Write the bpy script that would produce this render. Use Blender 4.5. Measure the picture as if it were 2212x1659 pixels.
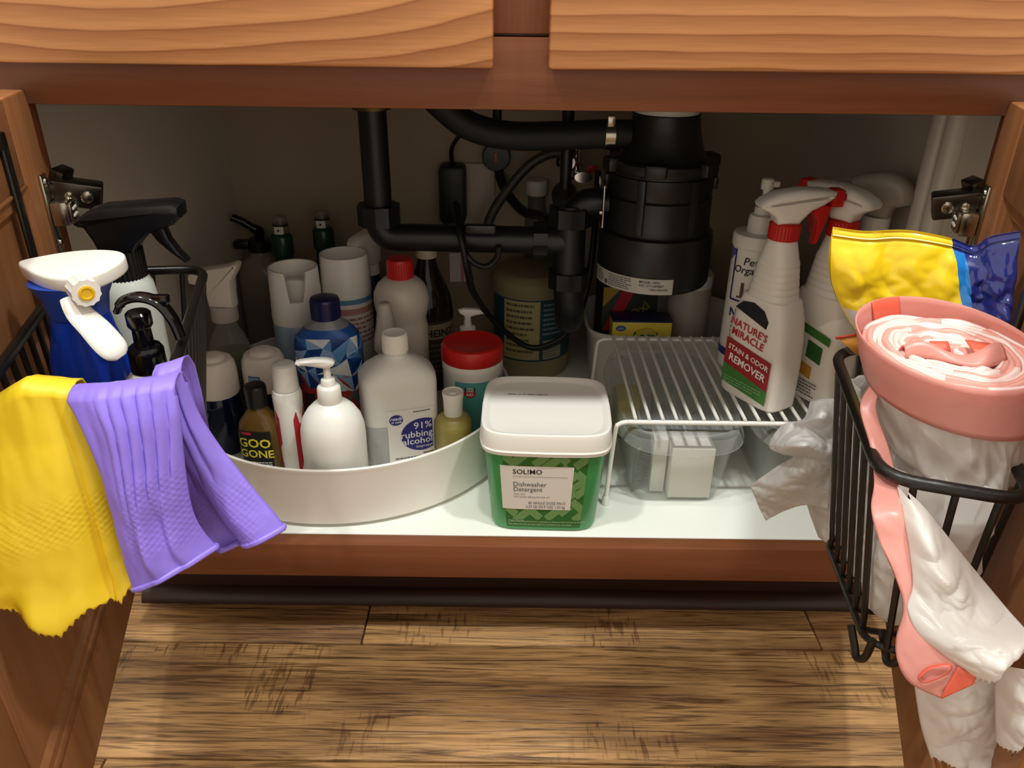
import bpy, bmesh, math, random
from mathutils import Vector, Matrix, noise
random.seed(7)
PI = math.pi
for o in list(bpy.data.objects): bpy.data.objects.remove(o)
SC = bpy.context.scene
COL = SC.collection
R = math.radians

# ------------------------------------------------------------------ camera, world, lamps, exposure
cam_d = bpy.data.cameras.new('camera')
cam_d.sensor_fit = 'HORIZONTAL'; cam_d.sensor_width = 36.0; cam_d.lens = 36.0*1700/2212
cam_d.clip_start = 0.02
cam = bpy.data.objects.new('camera', cam_d); COL.objects.link(cam)
cam.matrix_world = Matrix.Translation((-.00264, -.69845, .70487)) @ Matrix.Rotation(R(90-27), 4, 'X') @ Matrix.Rotation(R(.7), 4, 'Z')
SC.camera = cam
SC.view_settings.view_transform = 'Standard'
SC.view_settings.look = 'None'
SC.view_settings.gamma = 1.0
SC.view_settings.use_curve_mapping = False
SC.view_settings.exposure = 0.0
w = bpy.data.worlds.new('world'); SC.world = w; w.use_nodes = True
w.node_tree.nodes['Background'].inputs[0].default_value = (1.0, .90, .76, 1)
w.node_tree.nodes['Background'].inputs[1].default_value = .90
def downlight(name, loc, energy, col=(.97, 1, .955), rad=.06):
    l = bpy.data.lights.new(name, 'POINT'); l.energy = energy; l.color = col; l.shadow_soft_size = rad
    o = bpy.data.objects.new(name, l); COL.objects.link(o); o.location = loc
downlight('ceiling_lamp_light', (-.72, -.60, 2.36), 68)
downlight('ceiling_lamp_light', (.78, -.60, 2.36), 80)
downlight('ceiling_lamp_light', (.05, -.62, 2.36), 42)

# ------------------------------------------------------------------ materials
def lin(c):
    if isinstance(c, str):
        c = [int(c[i:i+2], 16)/255 for i in (0, 2, 4)]
    return tuple((x/12.92 if x <= .04045 else ((x+.055)/1.055)**2.4) for x in c[:3]) + (1,)
MATS = {}
def nt(name):
    m = bpy.data.materials.new(name); m.use_nodes = True
    return m, m.node_tree.nodes, m.node_tree.links
def plastic(name, col, rough=.38, metal=0, spec=.5, bump=0, bscale=60, sss=0, emit=0, coat=0, noise_amt=0):
    if name in MATS: return MATS[name]
    m, n, l = nt(name); b = n['Principled BSDF']
    b.inputs['Base Color'].default_value = lin(col); b.inputs['Roughness'].default_value = rough
    b.inputs['Metallic'].default_value = metal; b.inputs['Specular IOR Level'].default_value = spec
    if coat: b.inputs['Coat Weight'].default_value = coat; b.inputs['Coat Roughness'].default_value = .1
    if sss:
        b.inputs['Subsurface Weight'].default_value = sss; b.inputs['Subsurface Radius'].default_value = (.01, .01, .01); b.inputs['Subsurface Scale'].default_value = 1
    tc = n.new('ShaderNodeTexCoord')
    no = n.new('ShaderNodeTexNoise'); no.inputs['Scale'].default_value = bscale; no.inputs['Detail'].default_value = 4
    l.new(tc.outputs['Object'], no.inputs['Vector'])
    if bump:
        bp = n.new('ShaderNodeBump'); bp.inputs['Strength'].default_value = bump; bp.inputs['Distance'].default_value = .002
        l.new(no.outputs['Fac'], bp.inputs['Height']); l.new(bp.outputs['Normal'], b.inputs['Normal'])
    mp = n.new('ShaderNodeMapRange'); mp.inputs['To Min'].default_value = max(0, rough-.05); mp.inputs['To Max'].default_value = min(1, rough+.05)
    l.new(no.outputs['Fac'], mp.inputs['Value']); l.new(mp.outputs[0], b.inputs['Roughness'])
    if noise_amt:
        hs = n.new('ShaderNodeMix'); hs.data_type = 'RGBA'; hs.blend_type = 'MULTIPLY'; hs.inputs['Factor'].default_value = noise_amt
        hs.inputs['A'].default_value = lin(col); l.new(no.outputs['Color'], hs.inputs['B']); l.new(hs.outputs['Result'], b.inputs['Base Color'])
    MATS[name] = m; return m
def clear(name, tint='ffffff', body='dfe6e6', opac=.25, rough=.12, edge=.45):
    """see-through plastic film or sheet: part lets light straight through, part is a glossy tinted body"""
    if name in MATS: return MATS[name]
    m, n, l = nt(name); b = n['Principled BSDF']
    b.inputs['Base Color'].default_value = lin(body); b.inputs['Roughness'].default_value = rough
    tr = n.new('ShaderNodeBsdfTransparent'); tr.inputs[0].default_value = lin(tint)
    mx = n.new('ShaderNodeMixShader'); lw = n.new('ShaderNodeLayerWeight'); lw.inputs['Blend'].default_value = .25
    mp = n.new('ShaderNodeMapRange'); mp.inputs['To Min'].default_value = opac; mp.inputs['To Max'].default_value = min(1, opac+edge)
    l.new(lw.outputs['Facing'], mp.inputs['Value']); l.new(mp.outputs[0], mx.inputs[0])
    l.new(tr.outputs[0], mx.inputs[1]); l.new(b.outputs[0], mx.inputs[2]); l.new(mx.outputs[0], n['Material Output'].inputs[0])
    MATS[name] = m; return m
def wood(name, light, dark, mode='long', axis='X', rough=.42, scale=1.0, rings=None, rot=0.0, contrast=1.0):
    """stained wood: stretched noise streaks, optional cathedral ring bands"""
    if name in MATS: return MATS[name]
    m, n, l = nt(name); b = n['Principled BSDF']; b.inputs['Roughness'].default_value = rough
    b.inputs['Specular IOR Level'].default_value = .35
    tc = n.new('ShaderNodeTexCoord'); mp = n.new('ShaderNodeMapping'); l.new(tc.outputs['Object'], mp.inputs[0])
    s = {'X': (2.2, 40, 40), 'Z': (40, 40, 2.2), 'Y': (40, 2.2, 40)}[axis]
    mp.inputs['Scale'].default_value = [v*scale for v in s]; mp.inputs['Rotation'].default_value = (0, rot, 0)
    n1 = n.new('ShaderNodeTexNoise'); n1.inputs['Scale'].default_value = 1.4; n1.inputs['Detail'].default_value = 6; n1.inputs['Distortion'].default_value = .5
    l.new(mp.outputs[0], n1.inputs['Vector'])
    fac = n1.outputs['Fac']
    cr = n.new('ShaderNodeValToRGB'); cr.color_ramp.elements[0].position = .5-.25/contrast; cr.color_ramp.elements[1].position = .5+.25/contrast
    cr.color_ramp.elements[0].color = lin(dark); cr.color_ramp.elements[1].color = lin(light)
    if rings:
        cx, cz, ax, freq, wgt = rings
        m2 = n.new('ShaderNodeMapping'); l.new(tc.outputs['Object'], m2.inputs[0])
        m2.inputs['Location'].default_value = (-cx*ax, 0, -cz); m2.inputs['Scale'].default_value = (ax, 0, 1)
        nn = n.new('ShaderNodeTexNoise'); nn.inputs['Scale'].default_value = 9; nn.inputs['Detail'].default_value = 3
        ms = n.new('ShaderNodeMapping'); ms.inputs['Scale'].default_value = (.35, 1, 1); l.new(tc.outputs['Object'], ms.inputs[0]); l.new(ms.outputs[0], nn.inputs['Vector'])
        ln = n.new('ShaderNodeVectorMath'); ln.operation = 'LENGTH'; l.new(m2.outputs[0], ln.inputs[0])
        ad = n.new('ShaderNodeMath'); ad.operation = 'MULTIPLY_ADD'; ad.inputs[1].default_value = .022
        l.new(nn.outputs['Fac'], ad.inputs[0]); l.new(ln.outputs['Value'], ad.inputs[2])
        pw = n.new('ShaderNodeMath'); pw.operation = 'POWER'; pw.inputs[1].default_value = 1.25; l.new(ad.outputs[0], pw.inputs[0])
        mu = n.new('ShaderNodeMath'); mu.operation = 'MULTIPLY'; mu.inputs[1].default_value = freq; l.new(pw.outputs[0], mu.inputs[0])
        fr = n.new('ShaderNodeMath'); fr.operation = 'FRACT'; l.new(mu.outputs[0], fr.inputs[0])
        rr = n.new('ShaderNodeValToRGB'); e = rr.color_ramp.elements
        e[0].position = 0; e[0].color = (.25, .25, .25, 1); e[1].position = 1; e[1].color = (.30, .30, .30, 1)
        for ps, vv in ((.10, .42), (.45, .62), (.80, .85), (.93, .78), (.985, .45)):
            k = rr.color_ramp.elements.new(ps); k.color = (vv, vv, vv, 1)
        l.new(fr.outputs[0], rr.inputs[0])
        mx = n.new('ShaderNodeMix'); mx.data_type = 'FLOAT'; mx.inputs['Factor'].default_value = wgt
        l.new(fac, mx.inputs['A']); l.new(rr.outputs[0], mx.inputs['B']); fac = mx.outputs['Result']
    l.new(fac, cr.inputs[0])
    # fine pores
    m3 = n.new('ShaderNodeMapping'); l.new(tc.outputs['Object'], m3.inputs[0]); m3.inputs['Scale'].default_value = [v*9 for v in s]
    n3 = n.new('ShaderNodeTexNoise'); n3.inputs['Scale'].default_value = 1.0; n3.inputs['Detail'].default_value = 2; l.new(m3.outputs[0], n3.inputs['Vector'])
    mm = n.new('ShaderNodeMix'); mm.data_type = 'RGBA'; mm.blend_type = 'MULTIPLY'; mm.inputs['Factor'].default_value = .22
    l.new(cr.outputs[0], mm.inputs['A']); l.new(n3.outputs['Fac'], mm.inputs['B']); l.new(mm.outputs['Result'], b.inputs['Base Color'])
    bp = n.new('ShaderNodeBump'); bp.inputs['Strength'].default_value = .12; bp.inputs['Distance'].default_value = .001
    l.new(n3.outputs['Fac'], bp.inputs['Height']); l.new(bp.outputs['Normal'], b.inputs['Normal'])
    MATS[name] = m; return m
def floor_wood():
    if 'hickory' in MATS: return MATS['hickory']
    m, n, l = nt('hickory'); b = n['Principled BSDF']; b.inputs['Roughness'].default_value = .42; b.inputs['Specular IOR Level'].default_value = .4
    tc = n.new('ShaderNodeTexCoord'); oi = n.new('ShaderNodeObjectInfo')
    of = n.new('ShaderNodeVectorMath'); of.operation = 'MULTIPLY_ADD'; of.inputs[1].default_value = (1, 1, 1)
    cb = n.new('ShaderNodeCombineXYZ'); mr = n.new('ShaderNodeMath'); mr.operation = 'MULTIPLY'; mr.inputs[1].default_value = 37
    l.new(oi.outputs['Random'], mr.inputs[0]); l.new(mr.outputs[0], cb.inputs[2]); l.new(mr.outputs[0], cb.inputs[0])
    l.new(tc.outputs['Object'], of.inputs[0]); l.new(cb.outputs[0], of.inputs[2])
    def nz(scale, sx, sy, det, dist=0.0):
        mp = n.new('ShaderNodeMapping'); mp.inputs['Scale'].default_value = (sx, sy, 1); l.new(of.outputs[0], mp.inputs[0])
        t = n.new('ShaderNodeTexNoise'); t.inputs['Scale'].default_value = scale; t.inputs['Detail'].default_value = det; t.inputs['Distortion'].default_value = dist
        l.new(mp.outputs[0], t.inputs['Vector']); return t.outputs['Fac']
    def ramp(src, p0, c0, p1, c1):
        r = n.new('ShaderNodeValToRGB'); r.color_ramp.elements[0].position = p0; r.color_ramp.elements[1].position = p1
        r.color_ramp.elements[0].color = c0; r.color_ramp.elements[1].color = c1; l.new(src, r.inputs[0]); return r.outputs[0]
    def mixc(a, bb, f, mode='MULTIPLY'):
        x = n.new('ShaderNodeMix'); x.data_type = 'RGBA'; x.blend_type = mode
        if isinstance(f, float): x.inputs['Factor'].default_value = f
        else: l.new(f, x.inputs['Factor'])
        l.new(a, x.inputs['A']); l.new(bb, x.inputs['B']) if not isinstance(bb, tuple) else setattr(x.inputs['B'], 'default_value', bb)
        return x.outputs['Result']
    base = ramp(nz(6, .30, 3.2, 6, 1.6), .3, lin('7d5935'), .72, lin('c69b68'))
    big = ramp(nz(4.5, .6, 1.6, 2, .6), .36, (.46, .40, .36, 1), .56, (1, 1, 1, 1))
    c = mixc(base, big, .7)
    streak = ramp(nz(26, .19, 4.2, 8, 2.2), .36, (.16, .10, .06, 1), .49, (1, 1, 1, 1))
    c = mixc(c, streak, .72)
    fine = ramp(nz(75, .15, 4.6, 4, 1.5), .36, (.22, .16, .12, 1), .50, (1, 1, 1, 1))
    c = mixc(c, fine, .6)
    # hand-scraped chatter marks across the grain, only in patches
    mp = n.new('ShaderNodeMapping'); mp.inputs['Scale'].default_value = (1, .13, 1); mp.inputs['Rotation'].default_value = (0, 0, R(4)); l.new(of.outputs[0], mp.inputs[0])
    wv = n.new('ShaderNodeTexNoise'); wv.inputs['Scale'].default_value = 230; wv.inputs['Detail'].default_value = 2; l.new(mp.outputs[0], wv.inputs['Vector'])
    ch = ramp(wv.outputs['Fac'], .38, (.3, .22, .16, 1), .45, (1, 1, 1, 1))
    patch = ramp(nz(8, .9, 1.2, 2), .57, (0, 0, 0, 1), .65, (.7, .7, .7, 1))
    c = mixc(c, ch, patch)
    hs = n.new('ShaderNodeHueSaturation'); mr2 = n.new('ShaderNodeMapRange'); mr2.inputs['To Min'].default_value = .95; mr2.inputs['To Max'].default_value = 1.2
    l.new(oi.outputs['Random'], mr2.inputs['Value']); l.new(mr2.outputs[0], hs.inputs['Value']); l.new(c, hs.inputs['Color'])
    l.new(hs.outputs[0], b.inputs['Base Color'])
    bp = n.new('ShaderNodeBump'); bp.inputs['Strength'].default_value = .35; bp.inputs['Distance'].default_value = .0015
    l.new(streak, bp.inputs['Height']); l.new(bp.outputs[0], b.inputs['Normal'])
    MATS['hickory'] = m; return m
def rubber(name, col, band=None, shade=None):
    """latex glove: soft satin with an embossed grip on one band of heights"""
    m, n, l = nt(name); b = n['Principled BSDF']; b.inputs['Base Color'].default_value = lin(col); b.inputs['Roughness'].default_value = .48
    b.inputs['Subsurface Weight'].default_value = .15; b.inputs['Subsurface Radius'].default_value = (.004, .003, .003); b.inputs['Subsurface Scale'].default_value = 1
    tc = n.new('ShaderNodeTexCoord')
    mp = n.new('ShaderNodeMapping'); mp.inputs['Scale'].default_value = (300, 300, 330); mp.inputs['Rotation'].default_value = (0, R(45), 0); l.new(tc.outputs['Object'], mp.inputs[0])
    vo = n.new('ShaderNodeTexVoronoi'); vo.inputs['Randomness'].default_value = .12; vo.inputs['Scale'].default_value = 1; l.new(mp.outputs[0], vo.inputs['Vector'])
    sp = n.new('ShaderNodeSeparateXYZ'); l.new(tc.outputs['Object'], sp.inputs[0])
    def win(src, a, bb, s=.006):
        x = n.new('ShaderNodeMapRange'); x.inputs['From Min'].default_value = a-s; x.inputs['From Max'].default_value = a+s; l.new(src, x.inputs['Value'])
        y = n.new('ShaderNodeMapRange'); y.inputs['From Min'].default_value = bb+s; y.inputs['From Max'].default_value = bb-s; l.new(src, y.inputs['Value'])
        z = n.new('ShaderNodeMath'); z.operation = 'MULTIPLY'; l.new(x.outputs[0], z.inputs[0]); l.new(y.outputs[0], z.inputs[1]); return z.outputs[0]
    msk = win(sp.outputs[2], *band[0])
    if len(band) > 1:
        w2 = win(sp.outputs[0], *band[1]); z = n.new('ShaderNodeMath'); z.operation = 'MULTIPLY'; l.new(msk, z.inputs[0]); l.new(w2, z.inputs[1]); msk = z.outputs[0]
    mu = n.new('ShaderNodeMath'); mu.operation = 'MULTIPLY'; l.new(vo.outputs['Distance'], mu.inputs[0]); l.new(msk, mu.inputs[1])
    no = n.new('ShaderNodeTexNoise'); no.inputs['Scale'].default_value = 35; l.new(tc.outputs['Object'], no.inputs['Vector'])
    ad = n.new('ShaderNodeMath'); ad.operation = 'MULTIPLY_ADD'; ad.inputs[1].default_value = .6; l.new(no.outputs['Fac'], ad.inputs[0]); l.new(mu.outputs[0], ad.inputs[2])
    bp = n.new('ShaderNodeBump'); bp.inputs['Strength'].default_value = .4; bp.inputs['Distance'].default_value = .0012
    l.new(ad.outputs[0], bp.inputs['Height']); l.new(bp.outputs[0], b.inputs['Normal'])
    MATS[name] = m; return m

def film(name, col, rough=.3, tl=.4):
    """thin plastic film: glossy sheet that also lets light glow through"""
    m, n, l = nt(name); b = n['Principled BSDF']; b.inputs['Base Color'].default_value = lin(col); b.inputs['Roughness'].default_value = rough
    t = n.new('ShaderNodeBsdfTranslucent'); t.inputs[0].default_value = lin(col)
    mx = n.new('ShaderNodeMixShader'); mx.inputs[0].default_value = tl
    tc = n.new('ShaderNodeTexCoord'); no = n.new('ShaderNodeTexNoise'); no.inputs['Scale'].default_value = 55; no.inputs['Detail'].default_value = 3; l.new(tc.outputs['Object'], no.inputs['Vector'])
    bp = n.new('ShaderNodeBump'); bp.inputs['Strength'].default_value = .25; bp.inputs['Distance'].default_value = .002; l.new(no.outputs['Fac'], bp.inputs['Height'])
    l.new(bp.outputs[0], b.inputs['Normal']); l.new(b.outputs[0], mx.inputs[1]); l.new(t.outputs[0], mx.inputs[2]); l.new(mx.outputs[0], n['Material Output'].inputs[0])
    return m

# ------------------------------------------------------------------ mesh helpers
def thing(name, label, cat, loc=(0, 0, 0), rz=0, group=None, tilt=None):
    o = bpy.data.objects.new(name, None); COL.objects.link(o); o.empty_display_size = .02
    o.location = loc; o.rotation_euler = (tilt[0] if tilt else 0, tilt[1] if tilt else 0, rz)
    o['label'] = label; o['category'] = cat
    if group: o['group'] = group
    return o
def rootmat(o):
    m = Matrix.Identity(4)
    while o:
        m = (Matrix.LocRotScale(o.location, o.rotation_euler, o.scale)) @ m; o = o.parent
    return m
def mk(name, verts, faces, mat, parent=None, world=False, smooth=True, ang=38, mats=None, midx=None):
    if world and parent is not None:
        inv = rootmat(parent).inverted(); verts = [inv @ Vector(v) for v in verts]
    me = bpy.data.meshes.new(name); me.from_pydata([tuple(v) for v in verts], [], faces); me.update()
    for mm in (mats or [mat]): me.materials.append(mm)
    if midx:
        for p, i in zip(me.polygons, midx): p.material_index = i
    if smooth:
        me.shade_smooth(); me.set_sharp_from_angle(angle=R(ang))
    o = bpy.data.objects.new(name, me); COL.objects.link(o)
    if parent is not None: o.parent = parent
    return o
def from_bm(name, bm, mat, parent=None, world=False, ang=38):
    bm.verts.index_update()
    bmesh.ops.recalc_face_normals(bm, faces=bm.faces)
    v = [x.co.copy() for x in bm.verts]; f = [[y.index for y in x.verts] for x in bm.faces]; bm.free()
    return mk(name, v, f, mat, parent, world, True, ang)
def tag(o, label, cat, group=None, kind=None):
    if label: o['label'] = label
    if cat: o['category'] = cat
    if group: o['group'] = group
    if kind: o['kind'] = kind
    return o
class Geo:
    """collects verts/faces of several shapes into ONE part"""
    def __init__(s): s.v = []; s.f = []
    def add(s, vf):
        k = len(s.v); s.v += [Vector(p) for p in vf[0]]; s.f += [[i+k for i in q] for q in vf[1]]; return s
    def mk(s, name, mat, parent=None, world=False, **kw): return mk(name, s.v, s.f, mat, parent, world, **kw)
def sgp(c, e): return math.copysign(abs(c)**e, c)
def loft(secs, seg=28, cap0=True, cap1=True):
    """secs: (z, rx, ry=None, n=2, ox=0, oy=0): superellipse cross sections stacked in z"""
    v, f = [], []
    for s in secs:
        s = list(s) + [None, 2, 0, 0][len(s)-2:]
        z, rx, ry, n, ox, oy = s; ry = rx if ry is None else ry
        for i in range(seg):
            a = 2*PI*i/seg; e = 2/n
            v.append(Vector((ox+rx*sgp(math.cos(a), e), oy+ry*sgp(math.sin(a), e), z)))
    for k in range(len(secs)-1):
        for i in range(seg):
            j = (i+1) % seg; f.append([k*seg+i, k*seg+j, (k+1)*seg+j, (k+1)*seg+i])
    if cap0: f.append(list(range(seg))[::-1])
    if cap1: f.append([(len(secs)-1)*seg+i for i in range(seg)])
    return v, f
def xf(vf, M): return [M @ Vector(p) for p in vf[0]], vf[1]
def T(x, y, z): return Matrix.Translation((x, y, z))
def RX(a): return Matrix.Rotation(R(a), 4, 'X')
def RY(a): return Matrix.Rotation(R(a), 4, 'Y')
def RZ(a): return Matrix.Rotation(R(a), 4, 'Z')
def spline(pts, n=8, closed=False):
    P = [Vector(p) for p in pts]; out = []; m = len(P)
    for i in range(m if closed else m-1):
        g = (lambda k: P[k % m]) if closed else (lambda k: P[max(0, min(m-1, k))])
        a, b, c, d = g(i-1), g(i), g(i+1), g(i+2)
        for k in range(n):
            t = k/n; out.append(.5*((2*b)+(c-a)*t+(2*a-5*b+4*c-d)*t*t+(3*b-a-3*c+d)*t**3))
    if not closed: out.append(P[-1])
    return out
def tube(pts, r, seg=8, closed=False, flat=None, cap=True):
    """tube along points; r is a number or a list; flat=(wx, wn) squashes the section"""
    P = [Vector(p) for p in pts]; m = len(P); v, f = [], []
    up = None
    for i in range(m):
        a = P[(i-1) % m] if (closed or i) else P[0]; b = P[(i+1) % m] if (closed or i < m-1) else P[-1]
        t = (b-a).normalized()
        if up is None:
            up = Vector((0, 0, 1)) if abs(t.z) < .9 else Vector((1, 0, 0))
        s = t.cross(up).normalized(); up = s.cross(t).normalized()
        rr = r[i] if isinstance(r, (list, tuple)) else r
        for k in range(seg):
            an = 2*PI*k/seg
            v.append(P[i] + s*(math.cos(an)*rr*(flat[0] if flat else 1)) + up*(math.sin(an)*rr*(flat[1] if flat else 1)))
    for i in range(m if closed else m-1):
        for k in range(seg):
            f.append([i*seg+k, i*seg+(k+1) % seg, ((i+1) % m)*seg+(k+1) % seg, ((i+1) % m)*seg+k])
    if cap and not closed:
        f.append(list(range(seg))[::-1]); f.append([(m-1)*seg+k for k in range(seg)])
    return v, f
def bxv(x0, x1, y0, y1, z0, z1, bev=.0):
    bm = bmesh.new(); bmesh.ops.create_cube(bm, size=1)
    for q in bm.verts: q.co = Vector(((x0+x1)/2+q.co.x*(x1-x0), (y0+y1)/2+q.co.y*(y1-y0), (z0+z1)/2+q.co.z*(z1-z0)))
    if bev: bmesh.ops.bevel(bm, geom=bm.edges[:], offset=bev, segments=2, affect='EDGES', profile=.5)
    bm.verts.index_update(); bmesh.ops.recalc_face_normals(bm, faces=bm.faces)
    r = [x.co.copy() for x in bm.verts], [[y.index for y in x.verts] for x in bm.faces]; bm.free(); return r
def prism(outline, t, bev=.002, plane='XZ', seg=2, center=0.0):
    """outline polygon extruded by t (centred) with rounded edges. plane XZ: outline (x,z), thickness in y; XY: thickness in z"""
    bm = bmesh.new()
    lo = [bm.verts.new((p[0], -t/2+center, p[1]) if plane == 'XZ' else (p[0], p[1], -t/2+center)) for p in outline]
    hi = [bm.verts.new((p[0], t/2+center, p[1]) if plane == 'XZ' else (p[0], p[1], t/2+center)) for p in outline]
    m = len(lo); bm.faces.new(lo); bm.faces.new(hi[::-1])
    for i in range(m): bm.faces.new((lo[i], hi[i], hi[(i+1) % m], lo[(i+1) % m]))
    bmesh.ops.recalc_face_normals(bm, faces=bm.faces)
    if bev:
        lset = set(lo); hset = set(hi)
        E = [e for e in bm.edges if (e.verts[0] in lset) == (e.verts[1] in lset)]
        bmesh.ops.bevel(bm, geom=E, offset=bev, segments=seg, affect='EDGES', profile=.5)
    bmesh.ops.triangulate(bm, faces=[f for f in bm.faces if len(f.verts) > 4])
    bm.verts.index_update()
    r = [x.co.copy() for x in bm.verts], [[y.index for y in x.verts] for x in bm.faces]; bm.free(); return r
def sheet(fn, nu, nv, closed_u=False):
    v = [Vector(fn(i/(nu if closed_u else nu-1), j/(nv-1))) for j in range(nv) for i in range(nu)]; f = []
    for j in range(nv-1):
        for i in range(nu if closed_u else nu-1):
            k = (i+1) % nu; f.append([j*nu+i, j*nu+k, (j+1)*nu+k, (j+1)*nu+i])
    return v, f
def solid(o, t, off=0):
    m = o.modifiers.new('thickness', 'SOLIDIFY'); m.thickness = t; m.offset = off; return o
def fbm(p, s=1.0): return noise.fractal(Vector(p)*s, 1.0, 2.0, 3)
# wrap map: (u along the girth from angle a0, v height) -> point just off a superellipse wall
def wrap(rx, ry=None, n=2, a0=-90, off=.0004, ox=0, oy=0):
    fx = rx if callable(rx) else (lambda z: rx)
    ry_ = ry if ry is not None else rx
    fy = ry_ if callable(ry_) else (lambda z: ry_)
    N = 1440; X0, Y0 = fx(.2), fy(.2)
    e = 2/n
    A = [(sgp(math.cos(R(a0)-PI+2*PI*k/N), e), sgp(math.sin(R(a0)-PI+2*PI*k/N), e)) for k in range(N+1)]
    acc = [0]; pr = (A[0][0]*X0, A[0][1]*Y0)
    for k in range(1, N+1):
        q = (A[k][0]*X0, A[k][1]*Y0); acc.append(acc[-1]+math.hypot(q[0]-pr[0], q[1]-pr[1])); pr = q
    mid = acc[N//2]
    import bisect
    def mp(u, v, extra=0):
        s = max(0, min(acc[-1]-1e-9, mid+u)); k = min(N-1, bisect.bisect_right(acc, s)-1); t = (s-acc[k])/max(1e-12, acc[k+1]-acc[k])
        x, y = (A[k][0]+(A[k+1][0]-A[k][0])*t)*fx(v), (A[k][1]+(A[k+1][1]-A[k][1])*t)*fy(v); d = math.hypot(x, y)
        return Vector((ox+x*(1+(off+extra)/d), oy+y*(1+(off+extra)/d), v))
    return mp
def flat(o, ux, uz, off=.0004):
    o, ux, uz = Vector(o), Vector(ux).normalized(), Vector(uz).normalized(); nn = ux.cross(uz)
    return lambda u, v, extra=0: o+ux*u+uz*v+nn*(off+extra)
def patch(name, mp, u0, u1, v0, v1, mat, parent, nu=12, nv=4, extra=0, world=False, shape=None):
    """thin printed label following a surface; shape: list of (u,v) outline -> fan"""
    if shape:
        cu = sum(p[0] for p in shape)/len(shape); cv = sum(p[1] for p in shape)/len(shape); K = 5
        v = [mp(cu, cv, extra)]; m = len(shape)
        for k in range(1, K+1):
            for p in shape: v.append(mp(cu+(p[0]-cu)*k/K, cv+(p[1]-cv)*k/K, extra))
        f = [[0, 1+i, 1+(i+1) % m] for i in range(m)]
        for k in range(K-1):
            for i in range(m): f.append([1+k*m+i, 1+(k+1)*m+i, 1+(k+1)*m+(i+1) % m, 1+k*m+(i+1) % m])
        return mk(name, v, f, mat, parent, world)
    vf = sheet(lambda a, b: mp(u0+(u1-u0)*a, v0+(v1-v0)*b, extra), nu, nv)
    return mk(name, vf[0], vf[1], mat, parent, world)
def ell(cu, cv, a, b, m=28, rot=0):
    return [(cu+a*math.cos(2*PI*k/m)*math.cos(rot)-b*math.sin(2*PI*k/m)*math.sin(rot), cv+a*math.cos(2*PI*k/m)*math.sin(rot)+b*math.sin(2*PI*k/m)*math.cos(rot)) for k in range(m)]
def text(s, mp, u, v, size, mat, parent, align='CENTER', bold=0, shear=0, extra=.0003, rot=0, sx=1.0, world=False, name='lettering', res=2):
    c = bpy.data.curves.new('lettering_curve', 'FONT'); c.body = s; c.size = size; c.align_x = align; c.offset = bold*size; c.shear = shear; c.resolution_u = res
    t = bpy.data.objects.new('lettering_tmp', c); COL.objects.link(t); bpy.context.view_layer.update()
    me = bpy.data.meshes.new_from_object(t.evaluated_get(bpy.context.evaluated_depsgraph_get()))
    ca, sa = math.cos(R(rot)), math.sin(R(rot))
    V = [mp(u+(p.co.x*sx)*ca-p.co.y*sa, v+(p.co.x*sx)*sa+p.co.y*ca, extra) for p in me.vertices]
    F = [list(p.vertices) for p in me.polygons]
    bpy.data.objects.remove(t); bpy.data.curves.remove(c); bpy.data.meshes.remove(me)
    return mk(name, V, F, mat, parent, world, smooth=False)
def fine_print(name, mp, u0, u1, v0, v1, rows, mat, parent, extra=.0003, seed=1, world=False):
    """unreadably small print: rows of short dashes"""
    rnd = random.Random(seed); g = Geo(); h = (v0-v1)/rows*.42
    for k in range(rows):
        vv = v0-(v0-v1)*(k+.5)/rows; u = u0
        end = u1-(u1-u0)*rnd.random()*.3
        while u < end:
            wd = (u1-u0)*rnd.uniform(.05, .16); e = min(end, u+wd)
            g.add(([mp(u, vv-h/2, extra), mp(e, vv-h/2, extra), mp(e, vv+h/2, extra), mp(u, vv+h/2, extra)], [[0, 1, 2, 3]])); u = e+(u1-u0)*.025
    return g.mk(name, mat, parent, world, smooth=False)
# ------------------------------------------------------------------ shared materials
M_WOOD = wood('stained_maple', '8f5435', '714023', axis='X', contrast=.7)
M_WOODZ = wood('stained_maple_upright', '8f5435', '714023', axis='Z', contrast=.7)
M_DRAW_L = wood('drawer_grain_arched', 'cf905c', '96592f', rings=(-.335, .745, .22, 105, .95), contrast=.85)
M_DRAW_R = wood('drawer_grain_straight', 'cf905c', '96592f', rings=(.10, .95, .10, 84, .9), contrast=.8)
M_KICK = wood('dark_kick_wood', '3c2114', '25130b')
M_MEL = plastic('melamine_tan', 'd0c8bb', .5, bump=.04)
M_DECK = plastic('melamine_white', 'eef0e8', .42, bump=.02)
M_BLACKW = plastic('black_wire_coating', '16120f', .36, spec=.5, bump=.1, bscale=300)
M_STEEL = plastic('nickel_plate', 'b9b2a4', .22, metal=1, bump=.05)
M_DKSTEEL = plastic('dark_steel', '5a544c', .28, metal=1)
M_WHITE = plastic('white_plastic', 'eeeae2', .35)
M_WARMW = plastic('soft_white_plastic', 'e8e3da', .4)
M_BLACKP = plastic('black_plastic', '101112', .3, bump=.03)
M_BLACKR = plastic('black_abs_pipe', '141619', .42, bump=.05)
M_RED = plastic('red_plastic', 'c21d1a', .38)
M_PAPER = plastic('label_paper', 'e6e2da', .55)
M_INK = plastic('black_ink', '17171a', .5)
M_GREYINK = plastic('grey_ink', '5d5d60', .6)
M_WINK = plastic('white_ink', 'f2f2ee', .5)
M_NAVY = plastic('navy_ink', '27267c', .45)
M_REDINK = plastic('red_ink', 'b3222a', .5)
M_GRNINK = plastic('green_ink', '2e7a31', .5)

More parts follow.
